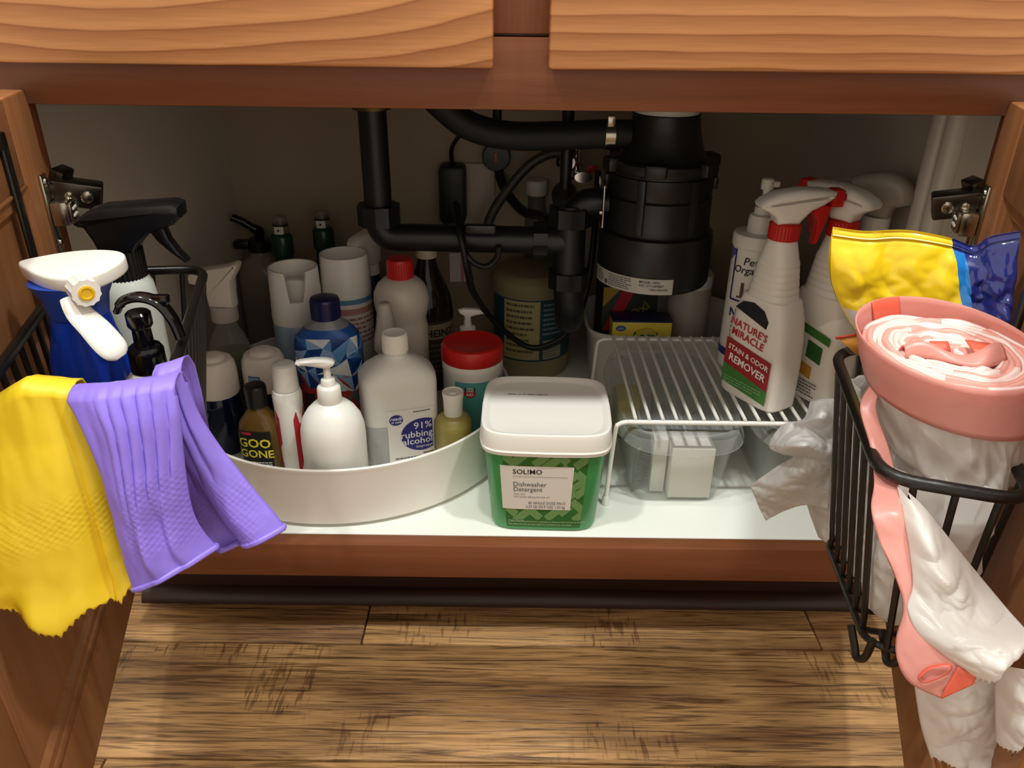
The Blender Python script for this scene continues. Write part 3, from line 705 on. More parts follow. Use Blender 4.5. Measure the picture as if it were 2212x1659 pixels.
# two tall green bottles with clear caps
for x, y, dz, lab in ((-.359, .478, -.013, 'green-necked bottle with white tag and clear cap, left of two'), (-.299, .497, -.008, 'green-necked bottle with white tag and clear cap, right of two')):
    b = bottle_root('green_bottle', lab, x, y, ZD, 0, group='green-necked bottles at the back')
    gm = plastic('green_glass', '12402b', .25)
    part('body', gm, b, loft([(0, .028), (.003, .030), (.13+dz, .030), (.155+dz, .0245), (.178+dz, .0135), (.192+dz, .0135), (.194+dz, .0165), (.222+dz, .0165), (.226+dz, .014), (.229+dz, .0115)], 28))
    part('cap', clear('cap_clear', 'ffffff', '9a9084', .35, .15), b, loft([(.228+dz, .0118), (.250+dz, .0112), (.253+dz, .0095)], 24))
    part('cap_band', M_BLACKP, b, loft([(.2395+dz, .0119), (.2430+dz, .0118)], 24))
    wm = wrap(.0120, a0=-90)
    patch('tag', wm, -.0072, .0072, .2285+dz, .2400+dz, M_WHITE, b, 8, 3, .0003)
    patch('tag_dot', wm, 0, 0, 0, 0, M_INK, b, extra=.0007, shape=ell(0, .2345+dz, .0017, .0017, 12))

# white trigger bottle behind the aerosol cans
b = bottle_root('spray_bottle', 'navy trigger bottle with white head behind the two aerosol cans', -.214, .408, rz=60)
part('body', plastic('bottle_navy', '141d3f', .35), b, loft([(0, .021, .018, 3), (.003, .0225, .0195, 3), (.125, .0225, .0195, 3), (.150, .018, .0165, 2.5), (.165, .0125)], 28))
part('collar', M_WARMW, b, loft([(.164, .0145), (.166, .0150), (.180, .0145)], 24))
simple_trigger(b, .179, M_HEADW, s=.95)
# ------------------------------------------------------------------ plumbing under the sink
PY = .31
dp = thing('drain_pipe', 'black plastic sink drain pipe running across to the trap', 'pipe', (.07, PY, .40))
def W(name, mat, parent, *vfs, **kw):
    g = Geo()
    for q in vfs: g.add(q)
    return g.mk(name, mat, parent, True, **kw)
def nut(x, y, z, axis='Z', r=.0255, h=.026):
    v, f = ribs(r, -h/2, h/2, 10, .0022)
    M_ = T(x, y, z) @ (RY(90) if axis == 'X' else RX(90) if axis == 'Y' else Matrix.Identity(4))
    return xf((v, f), M_)
W('tailpiece', M_BLACKR, dp, tube([(-.178, PY, .625), (-.178, PY, .445)], .0178, 20))
W('strainer_nut', plastic('brass_nut', '6e5f3c', .35, metal=.8), dp, xf(loft([(0, .024, .024, 2), (.014, .027), (.03, .03)], 24), T(-.178, PY, .566)))
W('slip_nut', M_BLACKR, dp, nut(-.178, PY, .436))
W('waste_arm', M_BLACKR, dp, tube(spline([(-.178, PY, .445), (-.178, PY, .425), (-.172, PY, .4105), (-.158, PY, .4055), (-.13, PY, .4055), (-.04, PY, .4045), (.055, PY, .4035)], 6), .0178, 18))
W('slip_nut', M_BLACKR, dp, nut(.032, PY, .404, 'X', .022, .018))
W('sanitary_tee', M_BLACKR, dp, tube([(.036, PY, .404), (.07, PY, .404)], .0205, 18), tube([(.070, PY, .452), (.0705, PY, .352)], .0215, 20))
W('slip_nut', M_BLACKR, dp, nut(.0705, PY, .437, 'Z', .0265, .024))
W('slip_nut', M_BLACKR, dp, nut(.0708, PY, .352, 'Z', .0255, .022))
W('trap_bend', M_BLACKR, dp, tube(spline([(.071, PY, .352), (.073, PY, .325), (.0745, PY+.002, .305), (.076, PY+.018, .287), (.077, PY+.05, .279), (.078, PY+.082, .292), (.078, PY+.095, .32), (.078, PY+.10, .36), (.078, PY+.115, .39), (.078, PY+.15, .40), (.078, YB, .402)], 6), .0205, 20))
W('discharge_elbow', M_BLACKR, dp, tube(spline([(.122, .305, .455), (.10, .306, .4565), (.085, .308, .452), (.075, PY, .438), (.0715, PY, .425)], 6), .0175, 18))
# dishwasher hose
hs = thing('drain_hose', 'thick black rubber hose curving into the disposal near the top', 'hose', (.05, .30, .54))
W('hose', plastic('black_rubber', '15171a', .6), hs, tube(spline([(-.135, .305, .64), (-.112, .303, .595), (-.085, .30, .567), (-.055, .30, .5475), (-.01, .30, .538), (.05, .30, .5385), (.10, .30, .541), (.138, .302, .541)], 7), .0172, 18))
W('hose_clamp', M_STEEL, hs, xf(ribs(.0186, -.006, .006, 30, .0003), T(.113, .30, .5412) @ RY(90)), xf(bxv(-.005, .005, -.006, .006, -.004, .010, .002), T(.113, .29, .556)))
# garbage disposal
DX, DY = .1815, .305
gd = thing('garbage_disposal', 'black garbage disposal hanging under the sink with white rating sticker', 'disposal', (DX, DY, .354))
M_DISP = plastic('disposal_black', '1a1b19', .38, bump=.04)
def dl(name, secs, mat=M_DISP, seg=48): return W(name, mat, gd, xf(loft([(z-.354, r) for z, r in secs], seg), T(DX, DY, .354)))
dl('motor_housing', [(.354, .050), (.3545, .066), (.357, .071), (.361, .0732), (.418, .0735), (.424, .0725), (.426, .069)])
dl('grind_chamber', [(.424, .066), (.434, .0675), (.437, .0665), (.468, .0665), (.470, .064), (.473, .0655), (.496, .0655), (.498, .062)])
dl('hopper', [(.497, .064), (.506, .0635), (.512, .058), (.524, .050), (.537, .0465), (.545, .0440), (.556, .0420), (.566, .0415)])
dl('sink_flange', [(.566, .035), (.567, .0395), (.575, .041), (.60, .043)], plastic('flange_white', 'cfd2cc', .3))
mr = Geo()
for k in range(6):
    a = R(15+60*k); mr.add(xf(bxv(-.009, .012, -.013, .013, .500, .517, .004), T(DX, DY, 0) @ Matrix.Rotation(a, 4, 'Z') @ T(.0635, 0, 0)))
mr.add(xf(loft([(.500, .066), (.503, .068), (.512, .068), (.515, .064)], 48), T(DX, DY, 0)))
for k in (0, 1): mr.add(xf(bxv(.064, .071, -.009, .009, .478, .494, .003), T(DX, DY, 0) @ RZ(-8+185*k)))
mr.mk('mounting_ring', M_DISP, gd, True)
fb = Geo()
for a in (-118, -62): W('housing_rib', M_DISP, gd, xf(bxv(.062, .0705, -.005, .005, .43, .497, .0015), T(DX, DY, 0) @ RZ(a)))
W('discharge_flange', M_STEEL, gd, xf(bxv(.107, .1095, .27, .33, .432, .485, .001), Matrix.Identity(4)), xf(loft([(0, .004), (.003, .0038), (.004, .002)], 12), T(.1065, .272, .452) @ RY(-90)))
wm0 = wrap(.0736, a0=-90)
def wmd(u, v, e=0):
    p = wm0(u, v, e); return Vector((p.x+DX, p.y+DY, p.z))
st = patch('rating_sticker', wmd, -.108, .015, .3585, .3785, plastic('sticker_paper', 'b9b5ab', .5), gd, 40, 4, world=True)
for s_, u, v, z in (('MODEL 147A', -.0275, .3730, .0044), ('S/N 13111009807', -.0275, .3685, .0042), ('1-800-558-5700', -.015, .3640, .0036)):
    text(s_, wmd, u, v, z, M_INK, st, 'LEFT', .01, extra=.0006, world=True)
fine_print('sticker_print', wmd, -.072, -.036, .377, .361, 6, M_GREYINK, st, .0006, 4, world=True)
fine_print('sticker_print', wmd, -.104, -.082, .377, .361, 5, M_GREYINK, st, .0006, 6, world=True)
patch('sticker_mark', wmd, 0, 0, 0, 0, M_GREYINK, st, extra=.0006, world=True, shape=ell(-.077, .364, .0032, .0032, 14))
# supply line, valves, cords behind
ft = thing('faucet_tailpiece', 'thin black pipe dropping from the faucet behind the hose', 'pipe', (.066, .36, .46))
W('stem', M_BLACKR, ft, tube([(.066, .365, .66), (.066, .365, .46)], .008, 12))
ft2 = thing('faucet_tailpiece', 'short thin black pipe above the grey valve knob', 'pipe', (-.026, .36, .535))
W('stem', M_BLACKR, ft2, tube([(-.026, .362, .66), (-.026, .362, .545)], .006, 12))
M_BRAID = plastic('braided_grey', '4c4740', .4, metal=.4, bump=.4, bscale=400)
sl = thing('supply_hose', 'grey braided supply hose arching from the chrome stop valve', 'hose', (.06, .50, .47))
W('hose', M_BRAID, sl, tube(spline([(.085, .50, .475), (.06, .50, .481), (.035, .50, .473), (.01, .50, .453), (-.02, .50, .415), (-.04, .50, .380), (-.05, .50, .34)], 6), .0075, 12))
va = thing('stop_valve', 'chrome stop valve with red tag behind the drain tee', 'valve', (.09, .515, .455))
M_CHROME = plastic('chrome', 'd8d6d0', .12, metal=1)
W('valve_body', M_CHROME, va, xf(loft([(0, .008), (.004, .012), (.02, .012), (.024, .008), (.05, .008)], 20), T(.09, .515, .44)), tube([(.09, .515, .455), (.09, YB, .455)], .010, 14), xf(loft([(0, .012), (.006, .016), (.012, .012)], 20), T(.075, .505, .468) @ RX(90)))
W('valve_handle', M_CHROME, va, xf(loft([(0, .013, .008), (.004, .014, .009), (.010, .013, .008)], 20), T(.100, .50, .447) @ RX(90)))
W('valve_tag', M_RED, va, bxv(.108, .122, .504, .506, .452, .462, .0005))
W('valve_nut', plastic('brass', 'c79a5e', .3, metal=.9), va, xf(ribs(.0085, 0, .012, 6, .0), T(.073, .505, .462) @ RX(90)))
gk = thing('valve_knob', 'round grey valve knob with a red mark on the back wall', 'valve', (-.031, .56, .465))
W('knob', plastic('knob_grey', '3c3f40', .45), gk, xf(loft([(0, .016), (.012, .0165), (.014, .021), (.030, .0225), (.034, .020), (.035, .012)], 28), T(-.031, YB, .465) @ RX(90)))
W('knob_mark', plastic('mark_red', 'b0584e', .5), gk, bxv(-.034, -.030, .5385, .540, .458, .472, .0003))
W('valve_tube', M_BLACKR, gk, tube(spline([(-.028, .556, .448), (-.024, .545, .43), (-.012, .53, .41), (.012, .50, .392), (.035, .45, .40), (.052, .38, .409), (.058, .34, .412)], 6), .0075, 10))
ad = thing('power_adapter', 'black plug-in power adapter on the back wall with cord', 'adapter', (-.10, .56, .40))
W('housing', plastic('adapter_black', '0d0e10', .45), ad, bxv(-.121, -.079, .53, .574, .362, .452, .008), bxv(-.117, -.083, .54, .574, .340, .364, .004))
W('cord', plastic('cord_black', '0d0d0f', .5), ad, tube(spline([(-.10, .552, .450), (-.10, .54, .475), (-.09, .50, .497), (-.075, .45, .517), (-.06, .40, .53), (-.045, .36, .532)], 6), .0034, 8))
op = Geo().add(bxv(-.104, -.034, YB-.006, YB-.0005, .335, .45, .002)).mk('outlet_plate', plastic('outlet_beige', 'b7aa98', .45))
tag(op, 'beige outlet cover plate behind the black power adapter', 'outlet')
# thick flexible cord looping down in front of the plumbing
cd = thing('electrical_cable', 'black twin cord looping down in front of the drain pipes', 'cord', (.03, .34, .23))
M_CORD = plastic('cord_black', '0d0d0f', .5)
lp = [(-.080, .335, .445), (-.073, .285, .425), (-.066, .270, .400), (-.062, .276, .370), (-.057, .300, .335), (-.035, .335, .285), (.004, .352, .240), (.033, .355, .2285), (.070, .355, .246), (.092, .36, .283), (.105, .375, .33), (.112, .40, .40), (.115, .43, .47)]
W('cord', M_CORD, cd, tube(spline(lp, 7), .0042, 10), tube(spline([Vector(p)+Vector((.003, .004, -.004)) for p in lp], 7), .0032, 8))
W('cord_loop', M_CORD, cd, tube(spline([(-.068, .272, .402), (-.055, .272, .385), (-.038, .276, .378), (-.024, .282, .388), (-.022, .287, .400)], 6), .004, 8))
W('cord_tie', M_BLACKP, cd, xf(bxv(-.02, .02, -.006, .006, -.006, .006, .003), T(-.045, .2835, .4255)))
W('cord_tag', plastic('tag_paper', '9a8f8c', .55), cd, xf(bxv(-.012, .012, -.0006, .0006, -.022, .022, .0003), T(-.0835, .40, .335) @ RZ(8)))
W('cord_tag_stripe', plastic('tag_red', '8e4a46', .5), cd, xf(bxv(.004, .0085, -.0009, -.0006, -.021, .021, 0), T(-.0835, .40, .335) @ RZ(8)))
W('cord_tag_string', M_CORD, cd, tube(spline([(-.0835, .40, .357), (-.080, .37, .375), (-.068, .30, .39)], 5), .0012, 6))

# ------------------------------------------------------------------ back-row containers right of the turntable
b = bottle_root('paint_tub', 'large olive tub with cream and teal wrap label under the trap', .0268, .474, ZD, 0, 'tub')
M_TUB = plastic('tub_olive', '8f8562', .45)
part('body', M_TUB, b, loft([(0, .058), (.004, .062), (.03, .0632), (.034, .0625), (.142, .0625), (.148, .0632), (.156, .0632), (.164, .056), (.166, .05)], 44))
wm = wrap(.0627, a0=-90)
patch('label', wm, -.075, .080, .033, .134, plastic('tub_teal', '1d4350', .45), b, 30, 3)
patch('label_panel', wm, -.046, .012, .036, .132, plastic('tub_cream', 'b3a675', .5), b, 16, 3, .0003)
fine_print('label_print', wm, -.042, .006, .130, .045, 9, plastic('print_olive', '5d5638', .5), b, .0005, 8)
fine_print('label_print', wm, .017, .050, .130, .075, 7, plastic('print_pale', '78929a', .5), b, .0005, 9)
bc = patch('barcode', wm, .018, .050, .036, .068, plastic('barcode_paper', 'a39b86', .5), b, 10, 3, .0003)
fine_print('barcode_line', wm, .020, .0495, .066, .038, 7, M_GREYINK, b, .0006, 3)
b = bottle_root('tall_bottle', 'tall cloudy bottle with white cap against the back wall', .033, .5535, ZD+.1615, 0)
b.location.z = ZD
part('body', clear('cloudy_pet', 'c9c0b4', '8d857a', .5, .2), b, loft([(.0, .0178), (.003, .0185), (.20, .0185), (.222, .018), (.236, .014), (.262, .0135)], 28))
part('cap', M_WARMW, b, loft([(.259, .0155), (.261, .0172), (.281, .0172), (.283, .0155)], 28))
b.location = (.033, .5560, ZD)

cb = thing('caddy', 'white plastic caddy behind the wire shelf holding boxes', 'caddy', (.225, .43, ZD))
M_CADDY = plastic('caddy_white', 'e8e1d8', .4)
s0 = [(0, .100, .070, 5), (.003, .104, .074, 5), (.07, .110, .080, 5), (.095, .1145, .0845, 5), (.104, .1195, .0895, 5), (.107, .1195, .0895, 5), (.108, .117, .087, 5), (.105, .1135, .0835, 5), (.09, .1115, .0815, 5), (.006, .1005, .0705, 5)]
part('basket', M_CADDY, cb, loft(s0, 48))
lb = thing('box', 'yellow soap box with dark blue top and lemon print in the caddy', 'box', (.187, .385, ZD+.0075))
LW, LH, LD = .0435, .1135, .018
part('carton', plastic('lemon_yellow', 'ead44a', .5), lb, bxv(-LW, LW, -LD, LD, 0, LH, .001))
part('carton_top', plastic('box_navy', '171b4b', .45), lb, bxv(-LW-.0004, LW+.0004, -LD-.0004, LD+.0004, LH-.0015, LH+.001, .0004))
fm = flat((0, -LD, 0), (1, 0, 0), (0, 0, 1))
patch('print_lemon', fm, 0, 0, 0, 0, plastic('lemon_ring', 'd6a93a', .5), lb, shape=ell(.006, .084, .0205, .0205))
patch('print_lemon', fm, 0, 0, 0, 0, plastic('lemon_pale', 'd9c860', .5), lb, extra=.0002, shape=ell(.006, .084, .018, .018))
patch('print_logo', fm, 0, 0, 0, 0, plastic('logo_blue', '3a62ac', .5), lb, shape=ell(-.031, .1025, .0075, .0045))
text('Lemi', fm, .004, .0845, .019, plastic('lemi_green', '1e6632', .5), lb, bold=.02, shear=.2, extra=.0004)
patch('print_leaf', fm, 0, 0, 0, 0, M_GRNINK, lb, extra=.0003, shape=ell(-.0225, .0885, .005, .003, 16))
text('H2O', fm, -.031, .1007, .0045, M_WINK, lb, extra=.0003)
rb = thing('box', 'red and yellow slanted box leaning behind the lemon box', 'box', (.170, .437, ZD+.0085), R(8))
part('carton', plastic('box_darkgreen', '242b22', .5), rb, bxv(-.042, .044, -.022, .022, 0, .150, .001))
fm = flat((0, -.022, 0), (1, 0, 0), (0, 0, 1))
patch('print_red', fm, 0, 0, 0, 0, M_REDINK, rb, shape=[(-.040, .08), (-.022, .08), (.010, .149), (-.010, .149)])
patch('print_yellow', fm, 0, 0, 0, 0, plastic('print_yellow', 'b79634', .5), rb, shape=[(-.041, .149), (-.041, .118), (-.012, .149)])
text('Oxi', fm, .020, .105, .022, plastic('print_dimyellow', '7c7434', .5), rb, bold=.02, rot=40)
wj = bottle_root('powder_jar', 'plain white jar in the caddy beneath the disposal', .2665, .435, ZD+.0085, 0, 'jar')
part('body', plastic('jar_white', 'b9aea4', .45), wj, loft([(0, .030), (.003, .032), (.145, .032), (.150, .030)], 36))
part('lid', M_WARMW, wj, ribs(.0325, .148, .164, 40, .0004), loft([(.164, .0326), (.167, .031), (.168, .02)], 36, False))
kb = thing('box', 'dark navy box with brown lower panel beside the pet spray', 'box', (.3695, .445, ZD), R(0))
part('carton', plastic('box_black', '14151b', .5), kb, bxv(-.024, .026, -.035, .035, 0, .185, .001))
fm = flat((0, -.035, 0), (1, 0, 0), (0, 0, 1))
patch('print_panel', fm, -.022, .024, .03, .088, plastic('print_brown', '8c5f50', .5), kb)
g = Geo()
for k in range(16): u = -.020+.0028*k; g.add(([fm(u, .03, .0003), fm(u+.0012, .03, .0003), fm(u+.0012, .086-.0006*k, .0003), fm(u, .086-.0006*k, .0003)], [[0, 1, 2, 3]]))
g.mk('print_lines', plastic('print_dark', '55302a', .5), kb, smooth=False)
patch('print_orange', fm, -.022, .024, .162, .182, plastic('print_orange', '7d4a22', .5), kb)
text('ft', fm, .002, .112, .034, plastic('print_pale2', '8f9aa6', .5), kb, bold=.01, shear=.2)

# ------------------------------------------------------------------ detergent tub
tb = thing('detergent_tub', 'square green dishwasher detergent tub with white snap lid', 'tub', (.0365, .088, ZD), R(-1.5))
M_TGR = plastic('tub_green', '3f9a55', .3)
bx = lambda z: .0605+.0075*z/.1
by = lambda z: .0590+.0085*z/.1
part('body', M_TGR, tb, loft([(0, .056, .0545, 6), (.002, .0595, .058, 6), (.006, .0610, .0595, 6), (.10, .0680, .0675, 6), (.112, .0686, .0683, 6)], 64))
wm = wrap(bx, by, 6, a0=-90)
DG = plastic('tub_darkgreen', '2c6b29', .42); LG = plastic('tub_sage', '6f9a5c', .42)
patch('sleeve', wm, -.0515, .0515, .0055, .1085, DG, tb, 30, 8)
rnd = random.Random(11)
g = Geo(); pb = []
def bar(u, v, L, wd, s):
    c_, s_ = math.cos(R(40*s)), math.sin(R(40*s))
    q = [(u+a*L*c_-b_*wd*s_, v+a*L*s_+b_*wd*c_) for a, b_ in ((-.5, -.5), (.5, -.5), (.5, .5), (-.5, .5))]
    # clip to sleeve
    def clip(poly, f, val, keep):
        out = []
        for i in range(len(poly)):
            p, r_ = poly[i], poly[(i+1) % len(poly)]; a_, b2 = f(p)-val, f(r_)-val
            if keep*a_ >= 0: out.append(p)
            if a_*b2 < 0: t = a_/(a_-b2); out.append((p[0]+(r_[0]-p[0])*t, p[1]+(r_[1]-p[1])*t))
        return out
    for f, val, k in ((lambda p: p[0], -.051, 1), (lambda p: p[0], .051, -1), (lambda p: p[1], .017, 1), (lambda p: p[1], .108, -1)):
        q = clip(q, f, val, k)
        if len(q) < 3: return
    m = len(q); g.add(([wm(p[0], p[1], .0003) for p in q], [list(range(m))]))
for k, (u, v, L, s) in enumerate(((-.045, .102, .022, -1), (-.030, .104, .024, 1), (-.006, .101, .02, 1), (.006, .096, .042, 1), (.044, .100, .022, 1), (.030, .085, .026, -1), (.046, .078, .02, -1), (.036, .062, .03, 1), (.047, .058, .02, 1),
      (.030, .050, .024, 1), (.044, .038, .022, -1), (.028, .032, .018, 1), (.012, .026, .022, 1), (-.012, .026, .02, -1), (-.028, .024, .03, 1), (-.044, .030, .018, -1), (-.047, .06, .014, 1), (-.048, .085, .014, -1), (.047, .022, .016, 1), (.02, .104, .018, -1))):
    bar(u, v, L, .0105, s)
g.mk('sleeve_bars', LG, tb, smooth=False)
g = Geo()
for sd in (-1, 1):
    wms = wrap(bx, by, 6, a0=180 if sd < 0 else 0)
    for u, v, L, s in ((-.03, .09, .03, 1), (-.01, .07, .03, -1), (.02, .09, .025, 1), (.01, .045, .03, 1), (-.03, .04, .03, -1), (.03, .03, .02, 1), (.03, .06, .02, -1)):
        c_, s_ = math.cos(R(40*s)), math.sin(R(40*s))
        q = [(u+a*L*c_-b_*.01*s_, v+a*L*s_+b_*.01*c_) for a, b_ in ((-.5, -.5), (.5, -.5), (.5, .5), (-.5, .5))]
        g.add(([wms(p[0], p[1], .0002) for p in q], [[0, 1, 2, 3]]))
g.mk('side_bars', plastic('tub_mint', '63b57a', .4), tb, smooth=False)
patch('label', wm, -.0550, .0345, .0325, .0930, M_PAPER, tb, 24, 4, .0006)
text('SOL!MO', wm, -.0395, .0825, .0090, M_INK, tb, 'LEFT', .012, extra=.001, sx=1.1)
patch('label_rule', wm, -.0395, .0275, .0785, .0789, M_GREYINK, tb, 12, 2, .001)
text('Dishwasher', wm, -.0395, .0655, .0086, M_GREYINK, tb, 'LEFT', .004, extra=.001, sx=1.02)
text('Detergent', wm, -.0395, .0585, .0086, M_GREYINK, tb, 'LEFT', .004, extra=.001, sx=1.02)
text('Fresh scent', wm, -.0395, .0535, .0033, M_GREYINK, tb, 'LEFT', 0, .3, extra=.001)
text('3-in-1 grease fighting and rinse aid', wm, -.0395, .0497, .0033, M_GREYINK, tb, 'LEFT', 0, .3, extra=.001)
text('85 SINGLE DOSE PACS', wm, .0275, .0405, .0052, M_GREYINK, tb, 'RIGHT', .006, extra=.001, sx=.93)
text('3.37 LB (53.9 OZ) 1.53 kg', wm, .0275, .0350, .0052, M_GREYINK, tb, 'RIGHT', .006, extra=.001, sx=.93)
text('CAUTION:', wm, -.048, .0135, .0048, plastic('sage_ink', 'b9cfa6', .5), tb, 'LEFT', .012, extra=.0008)
text('IMPORTANT: HARMFUL IF SWALLOWED OR PUT IN MOUTH.', wm, -.0245, .0135, .0030, plastic('sage_ink', 'b9cfa6', .5), tb, 'LEFT', 0, extra=.0008)
text('MAY IRRITATE EYES OR SKIN. KEEP OUT OF REACH OF CHILDREN.', wm, -.048, .0095, .0029, plastic('sage_ink', 'b9cfa6', .5), tb, 'LEFT', 0, extra=.0008)
# lid with bowed edges
def bow(z, h, d, bulge=.006):
    m = 80; out = []
    for i in range(m):
        a = 2*PI*i/m; e = 2/7
        x, y = h*sgp(math.cos(a), e), d*sgp(math.sin(a), e)
        x += bulge*math.copysign(1, x)*(1-(y/d)**2)*min(1, abs(x)/h*1.2); y += bulge*math.copysign(1, y)*(1-(x/h)**2)*min(1, abs(y)/d*1.2)
        out.append(Vector((x, y, z)))
    return out
lay = [bow(.1075, .0690, .068, .003), bow(.1080, .0705, .070, .003), bow(.1125, .0712, .071, .003), bow(.1140, .0705, .0697, .003), bow(.1300, .0698, .0693, .003), bow(.1330, .0690, .0683, .003), bow(.1338, .0672, .0665, .003), bow(.1330, .0640, .063, .004), bow(.1300, .0605, .0595, .004), bow(.1293, .0585, .0575, .004), bow(.1293, .03, .03, 0)]
v = sum(lay, []); m = 80
f = [[k*m+i, k*m+(i+1) % m, (k+1)*m+(i+1) % m, (k+1)*m+i] for k in range(len(lay)-1) for i in range(m)]+[[i for i in range(m)][::-1], [(len(lay)-1)*m+i for i in range(m)]]
ld = part('lid', M_WHITE, tb, (v, f), ang=25)
fm = flat((0, 0, .1293), (1, 0, 0), (0, 1, 0))
fine_print('date_code', fm, -.044, .020, .0315, .0275, 1, plastic('code_ink', '8f8b86', .5), ld, .0003, 2)

# ------------------------------------------------------------------ white wire shelf and bins
rk = thing('wire_shelf', 'white coated wire shelf riser over the clear bins', 'shelf', (.277, .20, ZD))
M_WW = plastic('white_wire_coating', 'f1efe8', .35)
zr, y0, y1, x0, x1 = .2595, .0835, .3185, .1168, .442
def leg_frame(y): return spline([(x0-.005, y, ZD+.004), (x0-.003, y, ZD+.05), (x0, y, zr-.012), (x0+.004, y, zr-.003), (x0+.013, y, zr), (x0+.03, y, zr), (.28, y, zr), (x1-.03, y, zr), (x1-.013, y, zr), (x1-.004, y, zr-.003), (x1, y, zr-.012), (x1+.001, y, ZD+.05), (x1+.001, y, ZD+.004)], 6)
W('front_frame', M_WW, rk, tube(leg_frame(y0), .0028, 10))
W('back_frame', M_WW, rk, tube(leg_frame(y1), .0028, 10))
for x, y in ((x0-.005, y0), (x0-.005, y1), (x1+.001, y0), (x1+.001, y1)):
    W('foot', M_WW, rk, xf(loft([(0, .0040), (.001, .0048), (.008, .0046), (.012, .0032)], 14), T(x, y, ZD)))
nb = 19
for k in range(nb):
    x = x0+.022+k*(x1-x0-.044)/(nb-1)
    W('wire', M_WW, rk, tube([(x, y0-.001, zr+.0042), (x, y1+.001, zr+.0042)], .0021, 8))
M_BIN = clear('bin_clear', 'fbfcfb', 'dfe3e0', .07, .12, .35)
M_BINL = clear('bin_lid_clear', 'fafbfb', 'dfe4e3', .13, .15, .35)
def bin_(x, y, lab):
    b = thing('storage_bin', lab, 'bin', (x, y, ZD), 0, 'clear lidded bins under the wire shelf')
    s = [(0, .050, .100, 7), (.002, .0535, .1035, 7), (.006, .0548, .105, 7), (.087, .0685, .1155, 6), (.0945, .0700, .117, 6), (.094, .0685, .1155, 6), (.087, .0675, .1145, 6), (.0075, .0535, .1035, 7), (.0035, .051, .101, 7)]
    part('body', M_BIN, b, loft(s, 56))
    def lid(z, hx, hy, bow_):
        o = []
        for i in range(64):
            a = 2*PI*i/64; X, Y = hx*sgp(math.cos(a), .4), hy*sgp(math.sin(a), .4)
            if Y < 0: Y -= bow_*(1-(X/hx)**2)*min(1, -Y/hy)
            o.append(Vector((X, Y, z)))
        return o
    L = [lid(.0865, .0765, .120, .018), lid(.087, .0775, .121, .019), lid(.101, .0735, .118, .016), lid(.1045, .0715, .116, .014), lid(.1047, .0675, .112, .011), lid(.101, .0650, .110, .009), lid(.101, .03, .06, 0)]
    v = sum(L, []); f = [[k*64+i, k*64+(i+1) % 64, (k+1)*64+(i+1) % 64, (k+1)*64+i] for k in range(6) for i in range(64)]+[[6*64+i for i in range(64)]]
    l_ = part('lid', M_BINL, b, (v, f), ang=25)
    g = Geo().add(bxv(-.0015, .0015, -.11, .105, .1011, .1024, .0005)).add(bxv(-.05, -.0475, -.095, .1, .1011, .1022, .0004)).add(bxv(.0475, .05, -.095, .1, .1011, .1022, .0004))
    g.mk('lid_rib', M_BINL, l_)
    return b
bin_(.198, .193, 'clear lidded bin holding a brush and white boxes, left under wire shelf')
bin_(.3605, .193, 'clear lidded bin behind the white plastic bag, right under wire shelf')
w1 = Geo().add(bxv(.1875, .2385, .092, .135, ZD+.0045, ZD+.0735, .001)).mk('card_box', plastic('card_white', 'e4ddd2', .6)); tag(w1, 'larger white box filling the right of the left bin', 'box')
w2 = Geo().add(xf(bxv(-.0085, .0085, -.018, .018, 0, .074, .001), T(.1768, .122, ZD+.0045) @ RZ(-3))).mk('card_box', plastic('card_white2', 'd9d4cc', .6)); tag(w2, 'narrow white box between the brush and the larger white box', 'box')
br = thing('scrub_brush', 'grey oval brush with dark bristles standing in the left bin', 'brush', (.1590, .116, ZD+.0045), R(-30))
br.scale = (.85, .85, .9)
part('brush_back', plastic('brush_grey', '33393d', .4), br, xf(loft([(-.004, .021, .032, 2.6), (-.002, .023, .034, 2.6), (.002, .023, .034, 2.6), (.004, .021, .032, 2.6)], 28), T(-.0035, 0, .036) @ RY(90) @ RZ(90)))
g = Geo(); rnd = random.Random(2)
for k in range(9):
    for j in range(13):
        y_, z_ = -.029+.0072*k, .012+.004*j
        if (y_/.032)**2+((z_-.036)/.027)**2 < .9: g.add(tube([(-.001, y_, z_), (.0065, y_+rnd.uniform(-.001, .001), z_+rnd.uniform(-.001, .001))], .0011, 5))
tag(g.mk('bristles', plastic('bristle_dark', '24282b', .5), br), None, None, kind='stuff')
sp = Geo().add(bxv(.140, .172, .232, .285, ZD+.0045, ZD+.062, .004)).mk('sponge', plastic('sponge_yellow', 'c9b72f', .8, bump=.5, bscale=200)); tag(sp, 'yellow sponge at the back of the left clear bin', 'sponge')
def cup(x, y, r, h, lab):
    c = bottle_root('plastic_cup', lab, x, y, ZD+.0045, 0, 'cup')
    part('wall', clear('cup_clear', 'ffffff', 'cdd0cf', .2, .1), c, loft([(0, r*.75), (.001, r*.78), (h-.003, r*.97), (h-.002, r*1.04), (h, r*1.04), (h, r*.95), (.003, r*.74)], 32))
cup(.2125, .195, .030, .072, 'round clear plastic cup in the middle of left bin')
cup(.2145, .257, .028, .066, 'round clear plastic cup at the back of left bin')

